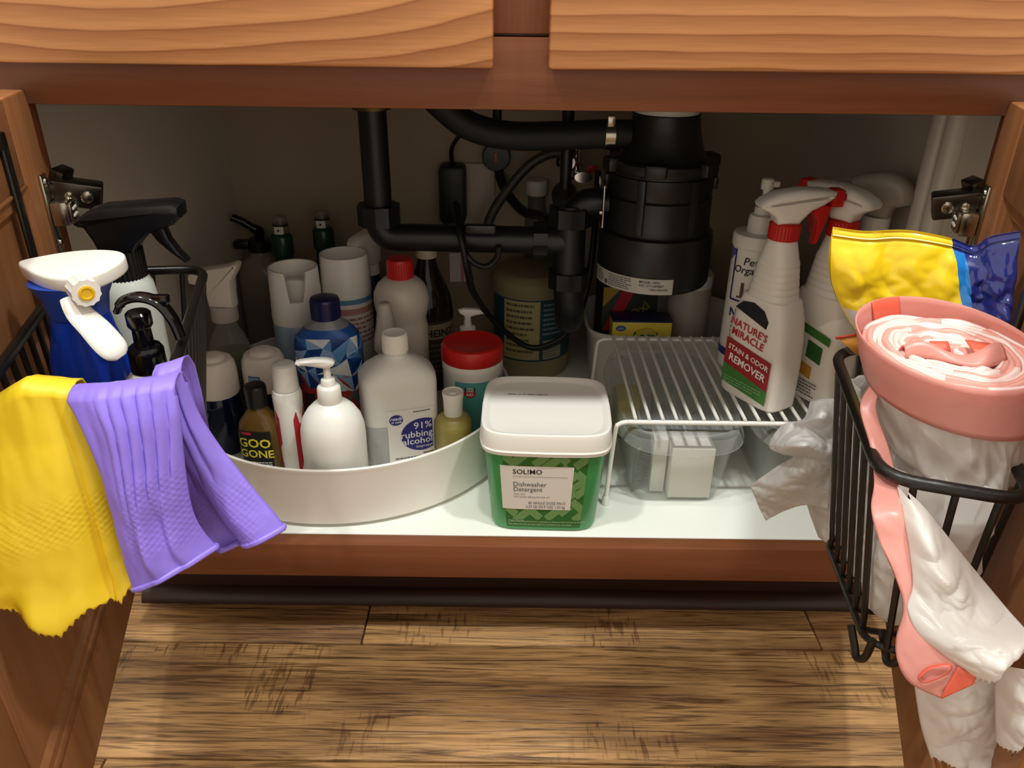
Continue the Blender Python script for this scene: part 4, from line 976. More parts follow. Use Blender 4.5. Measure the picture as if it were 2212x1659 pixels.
# ------------------------------------------------------------------ bottles on the wire shelf
ZS = zr+.0063
M_NM = plastic('bottle_offwhite', 'ece6dd', .4, sss=.2)
M_NMH = plastic('head_offwhite', 'efe9e0', .3)
def odor_bottle(x, y, rz, head_rz, lab, front=True):
    b = bottle_root('spray_bottle', lab, x, y, ZS, rz, group='off-white odor remover spray bottles')
    # x local = wide axis, y local = thin axis
    secs = [(0, .040, .0215, 5), (.003, .0425, .0235, 5), (.05, .0425, .0235, 5), (.085, .041, .0235, 4.5), (.108, .0375, .0240, 4), (.128, .031, .0235, 3.2)]
    z = .128
    for k in range(6): secs += [(z+.001, .0275-.0011*k, .0222-.0007*k, 2.8), (z+.006, .0268-.0011*k, .0216-.0007*k, 2.8), (z+.0072, .0258-.0011*k, .0208-.0007*k, 2.8)]; z += .0075
    secs += [(.180, .0185, .0175, 2.4), (.196, .0150, .0150)]
    part('body', M_NM, b, loft(secs, 40))
    part('collar', M_RED, b, ribs(.0162, .1945, .2110, 34, .0006), loft([(.2110, .0160), (.2125, .0145)], 30, False))
    M_ = T(0, 0, .212) @ RZ(head_rz-rz)
    ol = [(-.0125, 0), (.0105, 0), (.013, .004), (.022, .014), (.034, .020), (.046, .028), (.047, .0345), (.030, .0365), (.008, .0370), (-.014, .0335), (-.030, .0265), (-.0345, .0215), (-.033, .0175), (-.024, .0135), (-.016, .008)]
    part('spray_head', M_NMH, b, xf(prism(ol, .030, .007, seg=3), M_))
    part('nozzle', M_RED, b, xf(bxv(.0445, .0575, -.0085, .0085, .0175, .036, .002), M_), xf(loft([(0, .005), (.004, .005)], 14), M_ @ T(.0570, 0, .0265) @ RY(90)))
    part('trigger', M_RED, b, xf(prism([(.030, .022), (.046, .018), (.044, .006), (.040, -.010), (.037, -.022), (.032, -.024), (.033, -.012), (.032, .002), (.026, .012)], .014, .0025), M_))
    return b
nm1 = odor_bottle(.2905, .139, 121.5, 6, 'off-white spray bottle with red trigger and stain remover label, in front')
wm = flat((0, .0238, 0), (-1, 0, 0), (0, 0, 1))
# label face points to the left in view: +y local after the 121 degree turn
def lab_face(b, kind):
    if kind == 1:
        patch('label_arch', wm, 0, 0, 0, 0, M_INK, b, shape=[(-.030, .110), (.018, .098), (.020, .107), (.012, .118), (-.004, .123), (-.020, .120)])
        text("NATURE'S", wm, -.006, .086, .0125, M_REDINK, b, bold=.02, rot=-6)
        text('MIRACLE', wm, -.006, .074, .0125, M_REDINK, b, bold=.02, rot=-6)
        patch('label_panel', wm, 0, 0, 0, 0, plastic('panel_red', '9c1f22', .45), b, shape=[(-.036, .071), (.033, .062), (.033, .026), (-.036, .038)])
        text('STAIN & ODOR', wm, -.001, .054, .0090, M_WINK, b, bold=.015, rot=-7, extra=.0003)
        text('REMOVER', wm, -.001, .040, .0130, M_WINK, b, bold=.02, rot=-8, extra=.0003)
        patch('label_panel', wm, 0, 0, 0, 0, plastic('panel_green', '3f7a35', .45), b, shape=[(-.036, .0375), (.033, .0255), (.033, .008), (-.036, .014)])
        fine_print('label_print', wm, -.033, .030, .024, .014, 3, plastic('pale_green_ink', '86ab78', .5), b, .0004, 3)
    else:
        patch('label_panel', wm, 0, 0, 0, 0, plastic('panel_green', '3f7a35', .45), b, shape=[(-.036, .098), (.034, .086), (.034, .076), (-.036, .087)])
        patch('label_square', wm, 0, 0, 0, 0, plastic('square_red', '8c2420', .45), b, shape=[(-.030, .081), (-.012, .078), (-.012, .060), (-.030, .063)])
        patch('label_square', wm, 0, 0, 0, 0, plastic('square_green', '2c5f2b', .45), b, shape=[(.004, .075), (.026, .071), (.026, .050), (.004, .054)])
        patch('label_square', wm, 0, 0, 0, 0, plastic('square_orange', 'c48a35', .45), b, shape=[(-.006, .047), (.016, .043), (.016, .028), (-.006, .032)])
        fine_print('label_print', wm, -.034, -.008, .057, .012, 8, M_GREYINK, b, .0004, 12)
        fine_print('label_print', wm, -.004, .030, .026, .006, 5, M_GREYINK, b, .0004, 13)
lab_face(nm1, 1)
nm2 = odor_bottle(.360, .155, 118, 128, 'off-white spray bottle with red nozzle turned away, behind the first')
lab_face(nm2, 2)
b = bottle_root('spray_bottle', 'plain white trigger bottle in the back right corner by the white beads', .4155, .200, ZS, 135)
part('body', M_NM, b, loft([(0, .017, .014, 3), (.003, .0185, .0155, 3), (.14, .0185, .0155, 3), (.17, .0145, .014, 2.4), (.182, .0125)], 32))
part('collar', M_NMH, b, loft([(.181, .0150), (.183, .0160), (.205, .0155)], 26))
ol = [(-.0145, 0), (.0125, 0), (.014, .012), (.026, .020), (.036, .030), (.036, .040), (.020, .047), (-.004, .052), (-.018, .049), (-.030, .040), (-.0355, .028), (-.034, .020), (-.026, .0165), (-.018, .014)]
part('spray_head', plastic('head_grey', 'aba396', .35), b, xf(prism(ol, .030, .009, seg=3), T(0, 0, .204)))
part('trigger', M_NMH, b, xf(prism([(.024, .024), (.034, .020), (.038, .004), (.044, -.010), (.040, -.012), (.030, -.002), (.024, .008)], .012, .002), T(0, 0, .204)))
b = bottle_root('pet_spray_bottle', 'round white pet bottle with navy trim and small pump top', .2945, .232, ZS, 0)
M_PET = plastic('pet_white', 'eae4da', .38)
part('body', M_PET, b, loft([(0, .0275), (.003, .0295), (.158, .0295), (.160, .0312), (.172, .0312), (.1745, .030), (.176, .017)], 40))
part('pump_collar', M_WARMW, b, loft([(.175, .0165), (.190, .0160), (.196, .0150), (.198, .011), (.206, .0105)], 28))
part('pump_head', M_WARMW, b, loft([(.206, .0045), (.226, .0042), (.2265, .0075), (.238, .0072), (.2395, .005)], 18), xf(bxv(-.004, .014, -.004, .004, .229, .236, .002), Matrix.Identity(4)))
wm = wrap(.0297, a0=-114)
patch('trim', wm, -.06, .05, .018, .028, M_NAVY, b, 28, 2)
patch('trim', wm, -.024, .050, .093, .0955, M_NAVY, b, 24, 2)
patch('trim', wm, -.0245, -.022, .0945, .157, M_NAVY, b, 3, 8)
patch('trim', wm, -.045, -.030, .0, .150, plastic('trim_violet', '5a5a8e', .5), b, 4, 8, shape=[(-.036, .14), (-.036, .157), (-.022, .157), (-.022, .152)])
text('Pet', wm, -.002, .1405, .0135, M_INK, b, bold=.01, shear=.15)
text('Organics', wm, .000, .130, .0125, M_INK, b, bold=.01, shear=.15)
bn = plastic('pet_brown', '5b4136', .5)
for q in ([(-.010, .100), (-.005, .100), (-.006, .118), (-.010, .118)], [(-.014, .098), (.012, .098), (.012, .1005), (-.014, .1005)], ell(.008, .110, .0065, .0075, 18), [(.002, .099), (.006, .099), (.006, .110), (.001, .108)], ell(.012, .118, .003, .004, 12)):
    patch('pet_print', wm, 0, 0, 0, 0, bn, b, shape=q)
text('NO', wm, -.009, .073, .015, M_NAVY, b, bold=.03)
fine_print('label_print', wm, -.016, .014, .068, .034, 6, M_GREYINK, b, .0003, 5)
# ------------------------------------------------------------------ wire baskets on the doors
def round_poly(P, r, n=6):
    P = [Vector(p) for p in P]; out = []; m = len(P)
    for i in range(m):
        a, b_, c_ = P[i-1], P[i], P[(i+1) % m]
        u, v_ = (a-b_).normalized(), (c_-b_).normalized()
        p0, p1 = b_+u*r, b_+v_*r
        for k in range(n+1):
            t = k/n; out.append((p0*(1-t)+b_*t)*(1-t)+(b_*(1-t)+p1*t)*t)
    return out
def lerp(a, b_, t): return Vector(a)*(1-t)+Vector(b_)*t
WR = .0023
def basket(name, label, rim, bot, s, cuts=(9, 4)):
    """rim, bot: corners FI (far inner), NI (near inner), ND (near, door side), FD"""
    ctr = sum((Vector(p) for p in bot), Vector())/4
    b = thing(name, label, 'basket', ctr)
    W('rim', M_BLACKW, b, tube(round_poly(rim, .024), .0042, 10, True, flat=(1, 1)))
    W('bottom_frame', M_BLACKW, b, tube(round_poly(bot, .02), .0026, 8, True))
    ni, ne = cuts
    rp, bp = [Vector(p) for p in rim], [Vector(p) for p in bot]
    for k in range(ni):            # U wires from the open side under the bottom to the door side
        t = (k+.75)/(ni+.5)
        a, q, r_, d = lerp(rp[0], rp[1], t), lerp(bp[0], bp[1], t), lerp(bp[3], bp[2], t), lerp(rp[3], rp[2], t)
        lo = Vector((0, 0, .012))
        path = [a, a*.5+(q+lo)*.5, q+lo]+spline([q+lo, q*.98+r_*.02+Vector((0, 0, .002)), q*.9+r_*.1], 4)[1:]+[q*.5+r_*.5]+[q*.1+r_*.9]+[r_+lo, d]
        W('wire', M_BLACKW, b, tube(path, WR, 7))
    for e in (0, 1):
        for k in range(ne):
            t = (k+.8)/(ne+.6)
            i, j = (0, 3) if e == 0 else (1, 2)
            W('wire', M_BLACKW, b, tube([lerp(rp[i], rp[j], t), lerp(bp[i], bp[j], t)], WR, 7))
    h, a_, n_ = DO[s]
    return b
RB = basket('wire_basket', 'black wire basket on the right door holding the bag roll',
    [(.2595, -.114, .44), (.222, -.297, .44), (.302, -.3225, .44), (.3645, -.088, .44)],
    [(.281, -.130, .262), (.2435, -.296, .302), (.299, -.312, .302), (.356, -.105, .262)], 'R', (6, 3))
for p in ((0.2385, -0.2970, 0.3030), (0.2587, -0.3000, 0.3021)):
    p = Vector(p); W('foot_loop', M_BLACKW, RB, tube(spline([p+Vector((-.003, .012, .006)), p+Vector((-.001, .004, -.006)), p+Vector((0, 0, -.012)), p+Vector((.002, -.006, -.006)), p+Vector((.003, -.008, .012))], 5), .0027, 8))
LB = basket('wire_basket', 'black wire basket on the left door holding spray bottles',
    [(-.283, -.014, .47), (-.2225, -.257, .47), (-.331, -.284, .47), (-.400, -.032, .47)],
    [(-.298, -.03, .335), (-.240, -.250, .335), (-.327, -.272, .335), (-.392, -.045, .335)], 'L', (11, 4))
W('hanger_strap', M_BLACKW, LB, dbox('L', .094, .107, .0004, .0040, .455, .602, .0015), dbox('L', .094, .33, .0004, .0040, .590, .602, .0015), dbox('L', .30, .313, .0004, .0040, .455, .602, .0015))
W('hanger_strap', M_BLACKW, RB, dbox('R', .20, .213, .0004, .0040, .425, .602, .0015))

# ------------------------------------------------------------------ bottles in the left basket
b = bottle_root('spray_bottle', 'blue translucent spray bottle with white teardrop top and yellow nozzle', -.317, -.168, .3385)
z = lambda v: v-.3385
M_BLUET = clear('blue_translucent', '5a86ff', '1c48c8', .62, .15, .3)
part('body', M_BLUET, b, loft([(0, .026, .022, 2.6), (.004, .0275, .0235, 2.6), (z(.44), .0275, .0235, 2.6), (z(.455), .0265, .0225, 2.5), (z(.475), .0215, .0195, 2.3), (z(.490), .0195, .0185, 2.2), (z(.503), .0215, .020, 2.2), (z(.512), .0265, .0225, 2.2)], 36))
part('neck_shroud', plastic('shroud_blue', '1f46a8', .35), b, loft([(z(.4885), .0200, .0190, 2.2), (z(.502), .0225, .0208, 2.2), (z(.5135), .0285, .0235, 2.2)], 36))
pl = [(-.040, -.003), (-.030, .010), (-.012, .022), (.008, .027), (.024, .024), (.0315, .012), (.031, -.006), (.024, -.020), (.012, -.025), (-.004, -.024), (-.022, -.016)]
ps = [(p.x, p.y) for p in spline([(x, y, 0) for x, y in pl], 5, True)]
part('spray_head', M_WHITE, b, xf(prism(ps, .011, .0022, 'XY', 3), T(.003, .002, z(.520)) @ RZ(-8) @ RX(5)))
nz_ = T(.020, -.024, z(.516)) @ RZ(-62) @ RY(90) @ RX(-12)
part('nozzle', M_WHITE, b, xf(ribs(.0088, -.004, .012, 12, .0008), nz_))
part('nozzle_tip', plastic('nozzle_yellow', 'e8b916', .4), b, xf(loft([(.0115, .0052), (.0128, .0052), (.0131, .0038), (.0123, .0032)], 18), nz_))
tp = spline([(.010, -.022, z(.508)), (.018, -.030, z(.500)), (.029, -.036, z(.492)), (.040, -.042, z(.482)), (.047, -.044, z(.474))], 5)
part('trigger', M_WHITE, b, tube(tp, [(.0075+.0035*math.sin(PI*.55*i/(len(tp)-1)))*max(.15, 1-(i/(len(tp)-1))**9)**.5 for i in range(len(tp))], 16, flat=(1, .38)))

b = bottle_root('spray_bottle', 'milky spray bottle with big black trigger head in left basket', -.334, -.058, .3385, 6)
part('body', plastic('milky_body', 'ccd0c8', .35, sss=.3), b, loft([(0, .0205), (.003, .022), (z(.452), .0225), (z(.463), .0215), (z(.472), .0205), (z(.478), .0175)], 36))
part('collar', M_BLACKP, b, ribs(.0172, z(.477), z(.502), 36, .0006))
ol = [(-.0135, z(.501)), (.0145, z(.501)), (.019, z(.508)), (.030, z(.5175)), (.050, z(.524)), (.052, z(.529)), (.057, z(.530)), (.0575, z(.540)), (.052, z(.5425)), (.030, z(.5415)), (-.004, z(.5395)), (-.016, z(.536)), (-.029, z(.528)), (-.029, z(.5255)), (-.021, z(.522)), (-.0165, z(.512))]
part('spray_head', M_BLACKP, b, prism(ol, .030, .006, seg=2))
part('trigger', M_BLACKP, b, prism([(.028, z(.518)), (.040, z(.522)), (.043, z(.510)), (.049, z(.499)), (.055, z(.491)), (.052, z(.490)), (.042, z(.499)), (.033, z(.509))], .013, .002))

b = bottle_root('pump_bottle', 'white bottle with glossy black arched pump between basket rim and gloves', -.2635, -.190, .3385)
part('body', plastic('pump_white', 'dfe2dc', .35), b, loft([(0, .023), (.003, .025), (z(.425), .0255), (z(.440), .0235), (z(.450), .0155), (z(.454), .0125)], 36))
M_GLB = plastic('gloss_black', '08080a', .12)
part('collar', M_GLB, b, loft([(z(.4535), .0118), (z(.4550), .0124), (z(.4700), .0122), (z(.4730), .0105), (z(.4735), .0068), (z(.490), .0062)], 32))
part('pump_head', M_GLB, b, loft([(z(.487), .0072), (z(.489), .0085), (z(.4975), .0085), (z(.499), .0072)], 24), tube(spline([(-.014, .0, z(.4985)), (-.008, 0, z(.5065)), (.004, 0, z(.5095)), (.016, 0, z(.5055)), (.0235, 0, z(.494)), (.027, 0, z(.480))], 6), [.003]*4+[.0042]*27, 12, flat=(1.5, .8)), bxv(.011, .0235, -.004, .004, z(.5045), z(.511), .0015))

# ------------------------------------------------------------------ gloves over the left basket rim
def curve_at(P, t):
    Q = P; n_ = len(Q)-1; x = t*n_; i = min(n_-1, int(x)); f = x-i
    a, b_, c_, d = Q[max(0, i-1)], Q[i], Q[i+1], Q[min(n_, i+2)]
    return .5*((2*b_)+(c_-a)*f+(2*a-5*b_+4*c_-d)*f*f+(3*b_-a-3*c_+d)*f**3)
def glove(name, label, Ls, Rs, mat, group, bulge, relief, back_top, cuff=None, jag=None, nu=70, nv=64, drop=None):
    Ls = [Vector(p) for p in Ls]; Rs = [Vector(p) for p in Rs]
    root = thing(name, label, 'glove', (Ls[-1]+Rs[-1])/2, 0, group)
    v, f = [], []
    def front(s, t):
        p = lerp(curve_at(Ls, t), curve_at(Rs, t), s); d = bulge(s, t)+relief(s, t)
        if drop: p = p-Vector((0, 0, drop(s)*max(0, (t-.45)/.55)**1.4))
        return p+Vector((-.25*d, -d, .15*d))
    def back(s, t):
        p = lerp(curve_at(Ls, t), curve_at(Rs, t), s); d = bulge(s, t)*.8
        if drop: p = p-Vector((0, 0, drop(s*.9+.08)*.8*max(0, (t-.45)/.55)**1.4))
        return p+Vector((0, d+.0012, 0))
    rows = []
    # over the rim and down inside the basket
    tops = [front(s/(nu-1), 0) for s in range(nu)]
    for k, (dy, dz) in enumerate(((.030, -.060), (.029, -.030), (.026, -.008), (.019, .0015), (.011, .0042), (.004, .0028))):
        rows.append([p+Vector((-.1*dy, dy, dz)) for p in tops])
    rows += [[front(s/(nu-1), t/(nv-1)) for s in range(nu)] for t in range(nv)]
    if jag: rows[-1] = [p+Vector((0, 0, jag(k))) for k, p in enumerate(rows[-1])]
    bk = [[back(s/(nu-1), t/(nv-1)) for s in range(nu)] for t in range(4, nv)]
    if jag: bk[-1] = [p+Vector((0, 0, jag(k+1)+.004)) for k, p in enumerate(bk[-1])]
    g = Geo()
    def grid(rr):
        m = len(rr); return [p for r_ in rr for p in r_], [[j*nu+i, j*nu+i+1, (j+1)*nu+i+1, (j+1)*nu+i] for j in range(m-1) for i in range(nu-1)]
    # front and back joined along both sides and, at the top of the back, into a closed tube
    ring = []
    for j in range(4, nv):
        ring.append(rows[6+j]+bk[j-4][::-1])
    m = len(ring); n2 = nu*2
    vv = [p for r_ in ring for p in r_]; ff = [[j*n2+i, j*n2+(i+1) % n2, (j+1)*n2+(i+1) % n2, (j+1)*n2+i] for j in range(m-1) for i in range(n2)]
    g.add((vv, ff)); g.add(grid(rows[:11]))
    o = g.mk('glove_body', mat, root, True, ang=60)
    bm = bmesh.new(); bm.from_mesh(o.data); bmesh.ops.remove_doubles(bm, verts=bm.verts, dist=.00005); bm.to_mesh(o.data); bm.free()
    solid(o, .0011, 0)
    if cuff:
        W('cuff', mat, root, tube(rows[-1]+bk[-1][::-1], cuff, 8, True))
    return root
def pleat(s, t, s0, s1, n_, t0, t1, amp):
    if not s0 < s < s1: return 0
    w_ = math.sin(PI*(s-s0)/(s1-s0))**.5; x = (t-t0)/(t1-t0)
    if not 0 < x < 1: return 0
    e = min(1, x*7)*min(1, (1-x)*3.5)
    return amp*w_*e*(abs(math.sin(PI*n_*(s-s0)/(s1-s0)))**.7-.5)
G1L = [(-0.2630, -0.2930, 0.4836), (-0.2541, -0.3000, 0.4661), (-0.2489, -0.3040, 0.4413), (-0.2463, -0.3070, 0.4181), (-0.2450, -0.3090, 0.3951), (-0.2439, -0.3100, 0.3752), (-0.2425, -0.3110, 0.3572)]
G1R = [(-0.2038, -0.2820, 0.4873), (-0.2022, -0.2880, 0.4710), (-0.2029, -0.2910, 0.4501), (-0.2039, -0.2930, 0.4278), (-0.2041, -0.2930, 0.4051), (-0.2009, -0.2920, 0.3880), (-0.1948, -0.2900, 0.3745)]
mat_p = rubber('latex_purple', '9079e4', band=((.022, .072), (-.016, .026)))
def bump(s, t, cs, ct, ws, wt): return math.exp(-((s-cs)/ws)**2-((t-ct)/wt)**2)
glove('rubber_glove', 'purple rubber glove draped over the left basket, front of the pair', G1L, G1R, mat_p, 'purple rubber gloves',
    lambda s, t: (.006+.006*t)*math.sin(PI*min(1, max(0, s)))**.7,
    lambda s, t: pleat(s+.10*(t-.3), t, .26, 1.02, 6, -.05, .62, .0034)+.006*bump(s, t, .50, .82, .10, .22)-.004*bump(s, t, .62, .66, .10, .10)+.005*bump(s, t, .80, .86, .08, .18)+.0015*fbm((s*3, t*3, 1.2)), None, cuff=.0021)
G2L = [(-0.2201, -0.2740, 0.4886), (-0.2209, -0.2700, 0.4606), (-0.2248, -0.2620, 0.4248), (-0.2249, -0.2580, 0.3888), (-0.2203, -0.2580, 0.3654), (-0.2136, -0.2600, 0.3530), (-0.2060, -0.2640, 0.3519)]
G2R = [(-0.2053, -0.2660, 0.4911), (-0.2000, -0.2680, 0.4631), (-0.1899, -0.2700, 0.4401), (-0.1788, -0.2720, 0.4212), (-0.1672, -0.2740, 0.4028), (-0.1585, -0.2760, 0.3907), (-0.1530, -0.2780, 0.3817)]
mat_p2 = rubber('latex_purple_second', '9079e4', band=((.008, .05), (-.045, .012)))
glove('rubber_glove', 'purple rubber glove fanned out to the right, behind the front one', G2L, G2R, mat_p2, 'purple rubber gloves',
    lambda s, t: (.005+.008*t)*math.sin(PI*s)**.7,
    lambda s, t: pleat(s, t, .1, .98, 4, .05, .5, .004)+.006*bump(s, t, .78, .72, .16, .25)-.012*bump(s, t, .36, .85, .16, .4)+.0015*fbm((s*3, t*3, 4.2)), None, cuff=.0021)
GYL = [(-0.3308, -0.2880, 0.4644), (-0.3275, -0.3000, 0.4507), (-0.3256, -0.3120, 0.4323), (-0.3254, -0.3220, 0.4127), (-0.3275, -0.3280, 0.3932), (-0.3314, -0.3300, 0.3763), (-0.3339, -0.3320, 0.3641)]
GYR = [(-0.2656, -0.2840, 0.4768), (-0.2590, -0.2870, 0.4535), (-0.2549, -0.2900, 0.4251), (-0.2536, -0.2930, 0.3953), (-0.2514, -0.2960, 0.3773), (-0.2495, -0.2990, 0.3628), (-0.2466, -0.3020, 0.3530)]
mat_y = rubber('latex_yellow', 'efcb25', band=((.034, .062),))
YD = [(0, 0), (.2, .003), (.36, .008), (.5, .017), (.615, .024), (.70, .015), (.754, .010), (.84, .010), (.92, .011), (1, -.004)]
def ydrop(s):
    for (a, b_), (c_, d) in zip(YD[:-1], YD[1:]):
        if s <= c_: return b_+(d-b_)*(s-a)/(c_-a)
    return YD[-1][1]
def ytop(s, t): return .013*max(0, 1-abs(s-.56)/.42)*max(0, 1-t*5)
yg = glove('rubber_glove', 'yellow rubber glove with pinked cuff hanging at the left edge', GYL, GYR, mat_y, None,
    lambda s, t: (.006+.006*t)*math.sin(PI*s)**.6,
    lambda s, t: .010*bump(s, t, .97, .5, .12, .6)*0-.009*bump(s, t, .84, .75, .05, .5)+.008*bump(s, t, .55, .95, .2, .12)+.006*bump(s, t, .12, .9, .15, .1)-.006*bump(s, t, .3, .98, .12, .12)+.002*fbm((s*3, t*3, 7.7)), None, cuff=None,
    jag=lambda k: (.0013, 0, -.0013, 0)[k % 4]+.0006*math.sin(k*.9), nu=121, drop=ydrop)
ob = [o for o in yg.children if o.name.startswith('glove_body')][0]
for q in ob.data.vertices:      # the peak where the glove is pinched over the rim
    wz = q.co+yg.location
    if wz.z > .455: q.co.z += .015*max(0, 1-abs(wz.x+.292)/.04)*min(1, (wz.z-.455)/.02)

# ------------------------------------------------------------------ roll of drawstring bags in the right basket
RX0, RY0 = .2735, -.2385
M_RL1 = plastic('roll_pale', 'f6dcd5', .35, sss=.2); M_RL2 = plastic('roll_salmon', 'eda79c', .35, sss=.2)
M_PINK = film('bag_pink', 'eda69b', .32, .25)
M_CORAL = plastic('bag_coral', 'e4664f', .35)
M_FILM = film('bag_white_film', 'fbf8f5', .28, .5)
rl = thing('trash_bag_roll', 'roll of white trash bags with pink drawstring bands in right basket', 'bag roll', (RX0, RY0, .312))
rx_, ry_ = .0535, .0590
UP = .010
def rcx(z): return RX0+(.507-z)*.30
def rrx(z): return rx_-max(0, .49-z)*.14
turns, N = 14, 14*56
v, f = [], []
for i in range(N+1):
    t = i/N; a = 2*PI*turns*t+.6; r_ = .09+.87*t**.92; r_ *= 1+.012*noise.noise(Vector((math.cos(a)*1.5, math.sin(a)*1.5, t*9)))
    squ = .004*noise.noise(Vector((math.cos(a)*2, math.sin(a)*2, t*14)))
    y = RY0+ry_*r_*math.sin(a); z0, z1 = .480, .4895+UP+squ-.004*(1-t)**3
    v += [(rcx(z0)+rrx(z0)*r_*math.cos(a), y, z0), (rcx(z1)+rrx(z1)*r_*math.cos(a), y, z1)]
f = [[2*i, 2*i+2, 2*i+3, 2*i+1] for i in range(N)]
mi = [1 if noise.noise(Vector((2*PI*turns*i/N*.35, int(turns*i/N)*.77, 3.1))) > .02 else 0 for i in range(N)]
o = mk('roll_layers', v, f, M_RL1, rl, True, ang=60, mats=[M_RL1, M_RL2], midx=mi); solid(o, .0031, 0)
def ridge(v): return 1-abs(noise.noise(v))*2
def crumple(p, seed, f=1.0):
    q = Vector((p.x, p.y, p.z))*f; q.x += seed
    wq = q+Vector((noise.noise(q*22), noise.noise(q*22+Vector((5, 0, 0))), noise.noise(q*22+Vector((0, 7, 0)))))*.012
    return .55*abs(noise.noise(wq*26))+.30*abs(noise.noise(wq*58))+.12*abs(noise.noise(wq*120))
def ringwall(name, mat, r, a0, a1, zt, zb, n_=80, nz=10, cr=.0):
    def fn(u, w_):
        a = R(a0+(a1-a0)*u); z1, z0 = zt(u), zb(u); zz = z1+(z0-z1)*w_
        q = r-cr*crumple(Vector((math.cos(a)*.055, math.sin(a)*.055, zz*.6)), 4) if cr else r
        return (rcx(zz)+rrx(zz)*q*math.cos(a), RY0+ry_*q*math.sin(a), zz)
    vf = sheet(fn, n_, nz); o = mk(name, vf[0], vf[1], mat, rl, True, ang=45); return solid(o, .0008, 0)
ringwall('drawstring_band', M_PINK, 1.0, -250, 118, lambda u: .5065+.0065*math.sin(R(-250+368*u)), lambda u: .4715-.004*math.sin(PI*u)+.0015*math.sin(9*u))
ringwall('coral_band', M_CORAL, .978, 96, 122, lambda u: .5067+.0065*math.sin(R(96+26*u)), lambda u: .490, 16, 4)
ringwall('white_skirt', M_FILM, 1.0, -200, 160, lambda u: .486, lambda u: .425, 200, 24, .34)
g = Geo().add(sheet(lambda u, w_: (RX0-.030+.062*u, RY0-.006-.006*math.sin(PI*u)+.012*(w_-.5)*(1+u)+.004*math.sin(7*u), UP+.4885+.007*math.sin(PI*w_)*(1+.4*math.sin(9*u))-.003*w_), 30, 10))
o = g.mk('center_tuck', M_PINK, rl, True); solid(o, .0008, 0)
g = Geo().add(sheet(lambda u, w_: (RX0-.006+.012*u, RY0+.0025+.006*w_, UP+.4865+.0045*w_), 6, 4)).add(sheet(lambda u, w_: (RX0+.014+.014*u, RY0-.008+.012*w_-.006*u, UP+.4912+.003*w_), 6, 4))
o = g.mk('center_band', M_CORAL, rl, True); solid(o, .0008, 0)
# loose film of the unrolled bags filling the basket below the roll
rc = [Vector(p) for p in ((.2595, -.114, .44), (.222, -.297, .44), (.302, -.3225, .44), (.3645, -.088, .44))]
bc_ = [Vector(p) for p in ((.281, -.130, .262), (.2435, -.296, .302), (.299, -.312, .302), (.356, -.105, .262))]
def env(u, w_):
    q = [lerp(bc_[k], rc[k], w_*.88+.07) for k in range(4)]; c_ = sum(q, Vector())/4
    q = round_poly([c_+(p-c_)*.945 for p in q], .018, 8); m = len(q); x = u*m; i = int(x) % m; p = lerp(q[i], q[(i+1) % m], x-int(x))
    d = (p-c_); d.z = 0; k = 1-.10*(2*w_-1)**6
    cre = .026*crumple(Vector((p.x, p.y, p.z*.7)), 1.7, .9)
    return c_+d*k-d.normalized()*cre+Vector((0, 0, p.z-c_.z))
vf = sheet(env, 240, 64, True); n_ = 240
vf[1].append(list(range(n_))[::-1])
mk('loose_film', vf[0], vf[1], M_FILM, rl, True, ang=26)
# band and film trailing out over the basket's near end
def strip(name, Ls, Rs, mat, nu, nv, cr, t=.0006, jag=0, seed=0, fold=0):
    Ls = [Vector(p) for p in Ls]; Rs = [Vector(p) for p in Rs]
    def fn(u, w_):
        a, b_ = curve_at(Ls, w_), curve_at(Rs, w_); p = lerp(a, b_, u)
        d = 4.0*cr*crumple(p, seed)*max(0, math.sin(PI*min(1, u*1.02)))**.5+fold*math.sin(PI*u)
        if jag and w_ > .999: p = p+Vector((0, 0, jag*(noise.noise(Vector((u*23+seed, 1, 1)))+.6*noise.noise(Vector((u*61+seed, 2, 1))))))
        return p+Vector((-.2*d, -d, .2*d))
    vf = sheet(fn, nu, nv); o = mk(name, vf[0], vf[1], mat, rl, True, ang=24); return solid(o, t, 0)
BL = [(0.2351, -0.2320, 0.4703), (0.2245, -0.2470, 0.4609), (0.2264, -0.2680, 0.4438), (0.2225, -0.2900, 0.4321), (0.2097, -0.3180, 0.4312), (0.2117, -0.3320, 0.4185), (0.2177, -0.3450, 0.4056), (0.2209, -0.3570, 0.3924), (0.2152, -0.3680, 0.3786), (0.2149, -0.3760, 0.3692), (0.2206, -0.3830, 0.3609), (0.2353, -0.3890, 0.3564)]
BR = [(0.2411, -0.2380, 0.4734), (0.2331, -0.2500, 0.4626), (0.2375, -0.2700, 0.4434), (0.2356, -0.2920, 0.4336), (0.2269, -0.3200, 0.4329), (0.2271, -0.3360, 0.4185), (0.2261, -0.3500, 0.4033), (0.2230, -0.3580, 0.3927), (0.2252, -0.3700, 0.3860), (0.2340, -0.3780, 0.3821), (0.2445, -0.3870, 0.3779), (0.2503, -0.3910, 0.3702)]
strip('drawstring_tail', BL, BR, M_PINK, 14, 90, .0015, .0008)
strip('drawstring_tip', [(0.2396, -0.3885, 0.3794), (0.2355, -0.3900, 0.3636), (0.2354, -0.3905, 0.3573)], [(0.2490, -0.3910, 0.3760), (0.2491, -0.3915, 0.3738), (0.2478, -0.3920, 0.3702)], M_CORAL, 8, 8, 0, .0006)
lp2 = [Vector(p) for p in ((0.2225, -0.3855, 0.3682), (0.2271, -0.3855, 0.3753), (0.2347, -0.3880, 0.3798), (0.2356, -0.3890, 0.3764), (0.2307, -0.3885, 0.3702), (0.2246, -0.3875, 0.3662))]
W('band_loop', M_CORAL, rl, tube(spline(lp2, 6, True), .0007, 6, True, flat=(1.6, .5)))
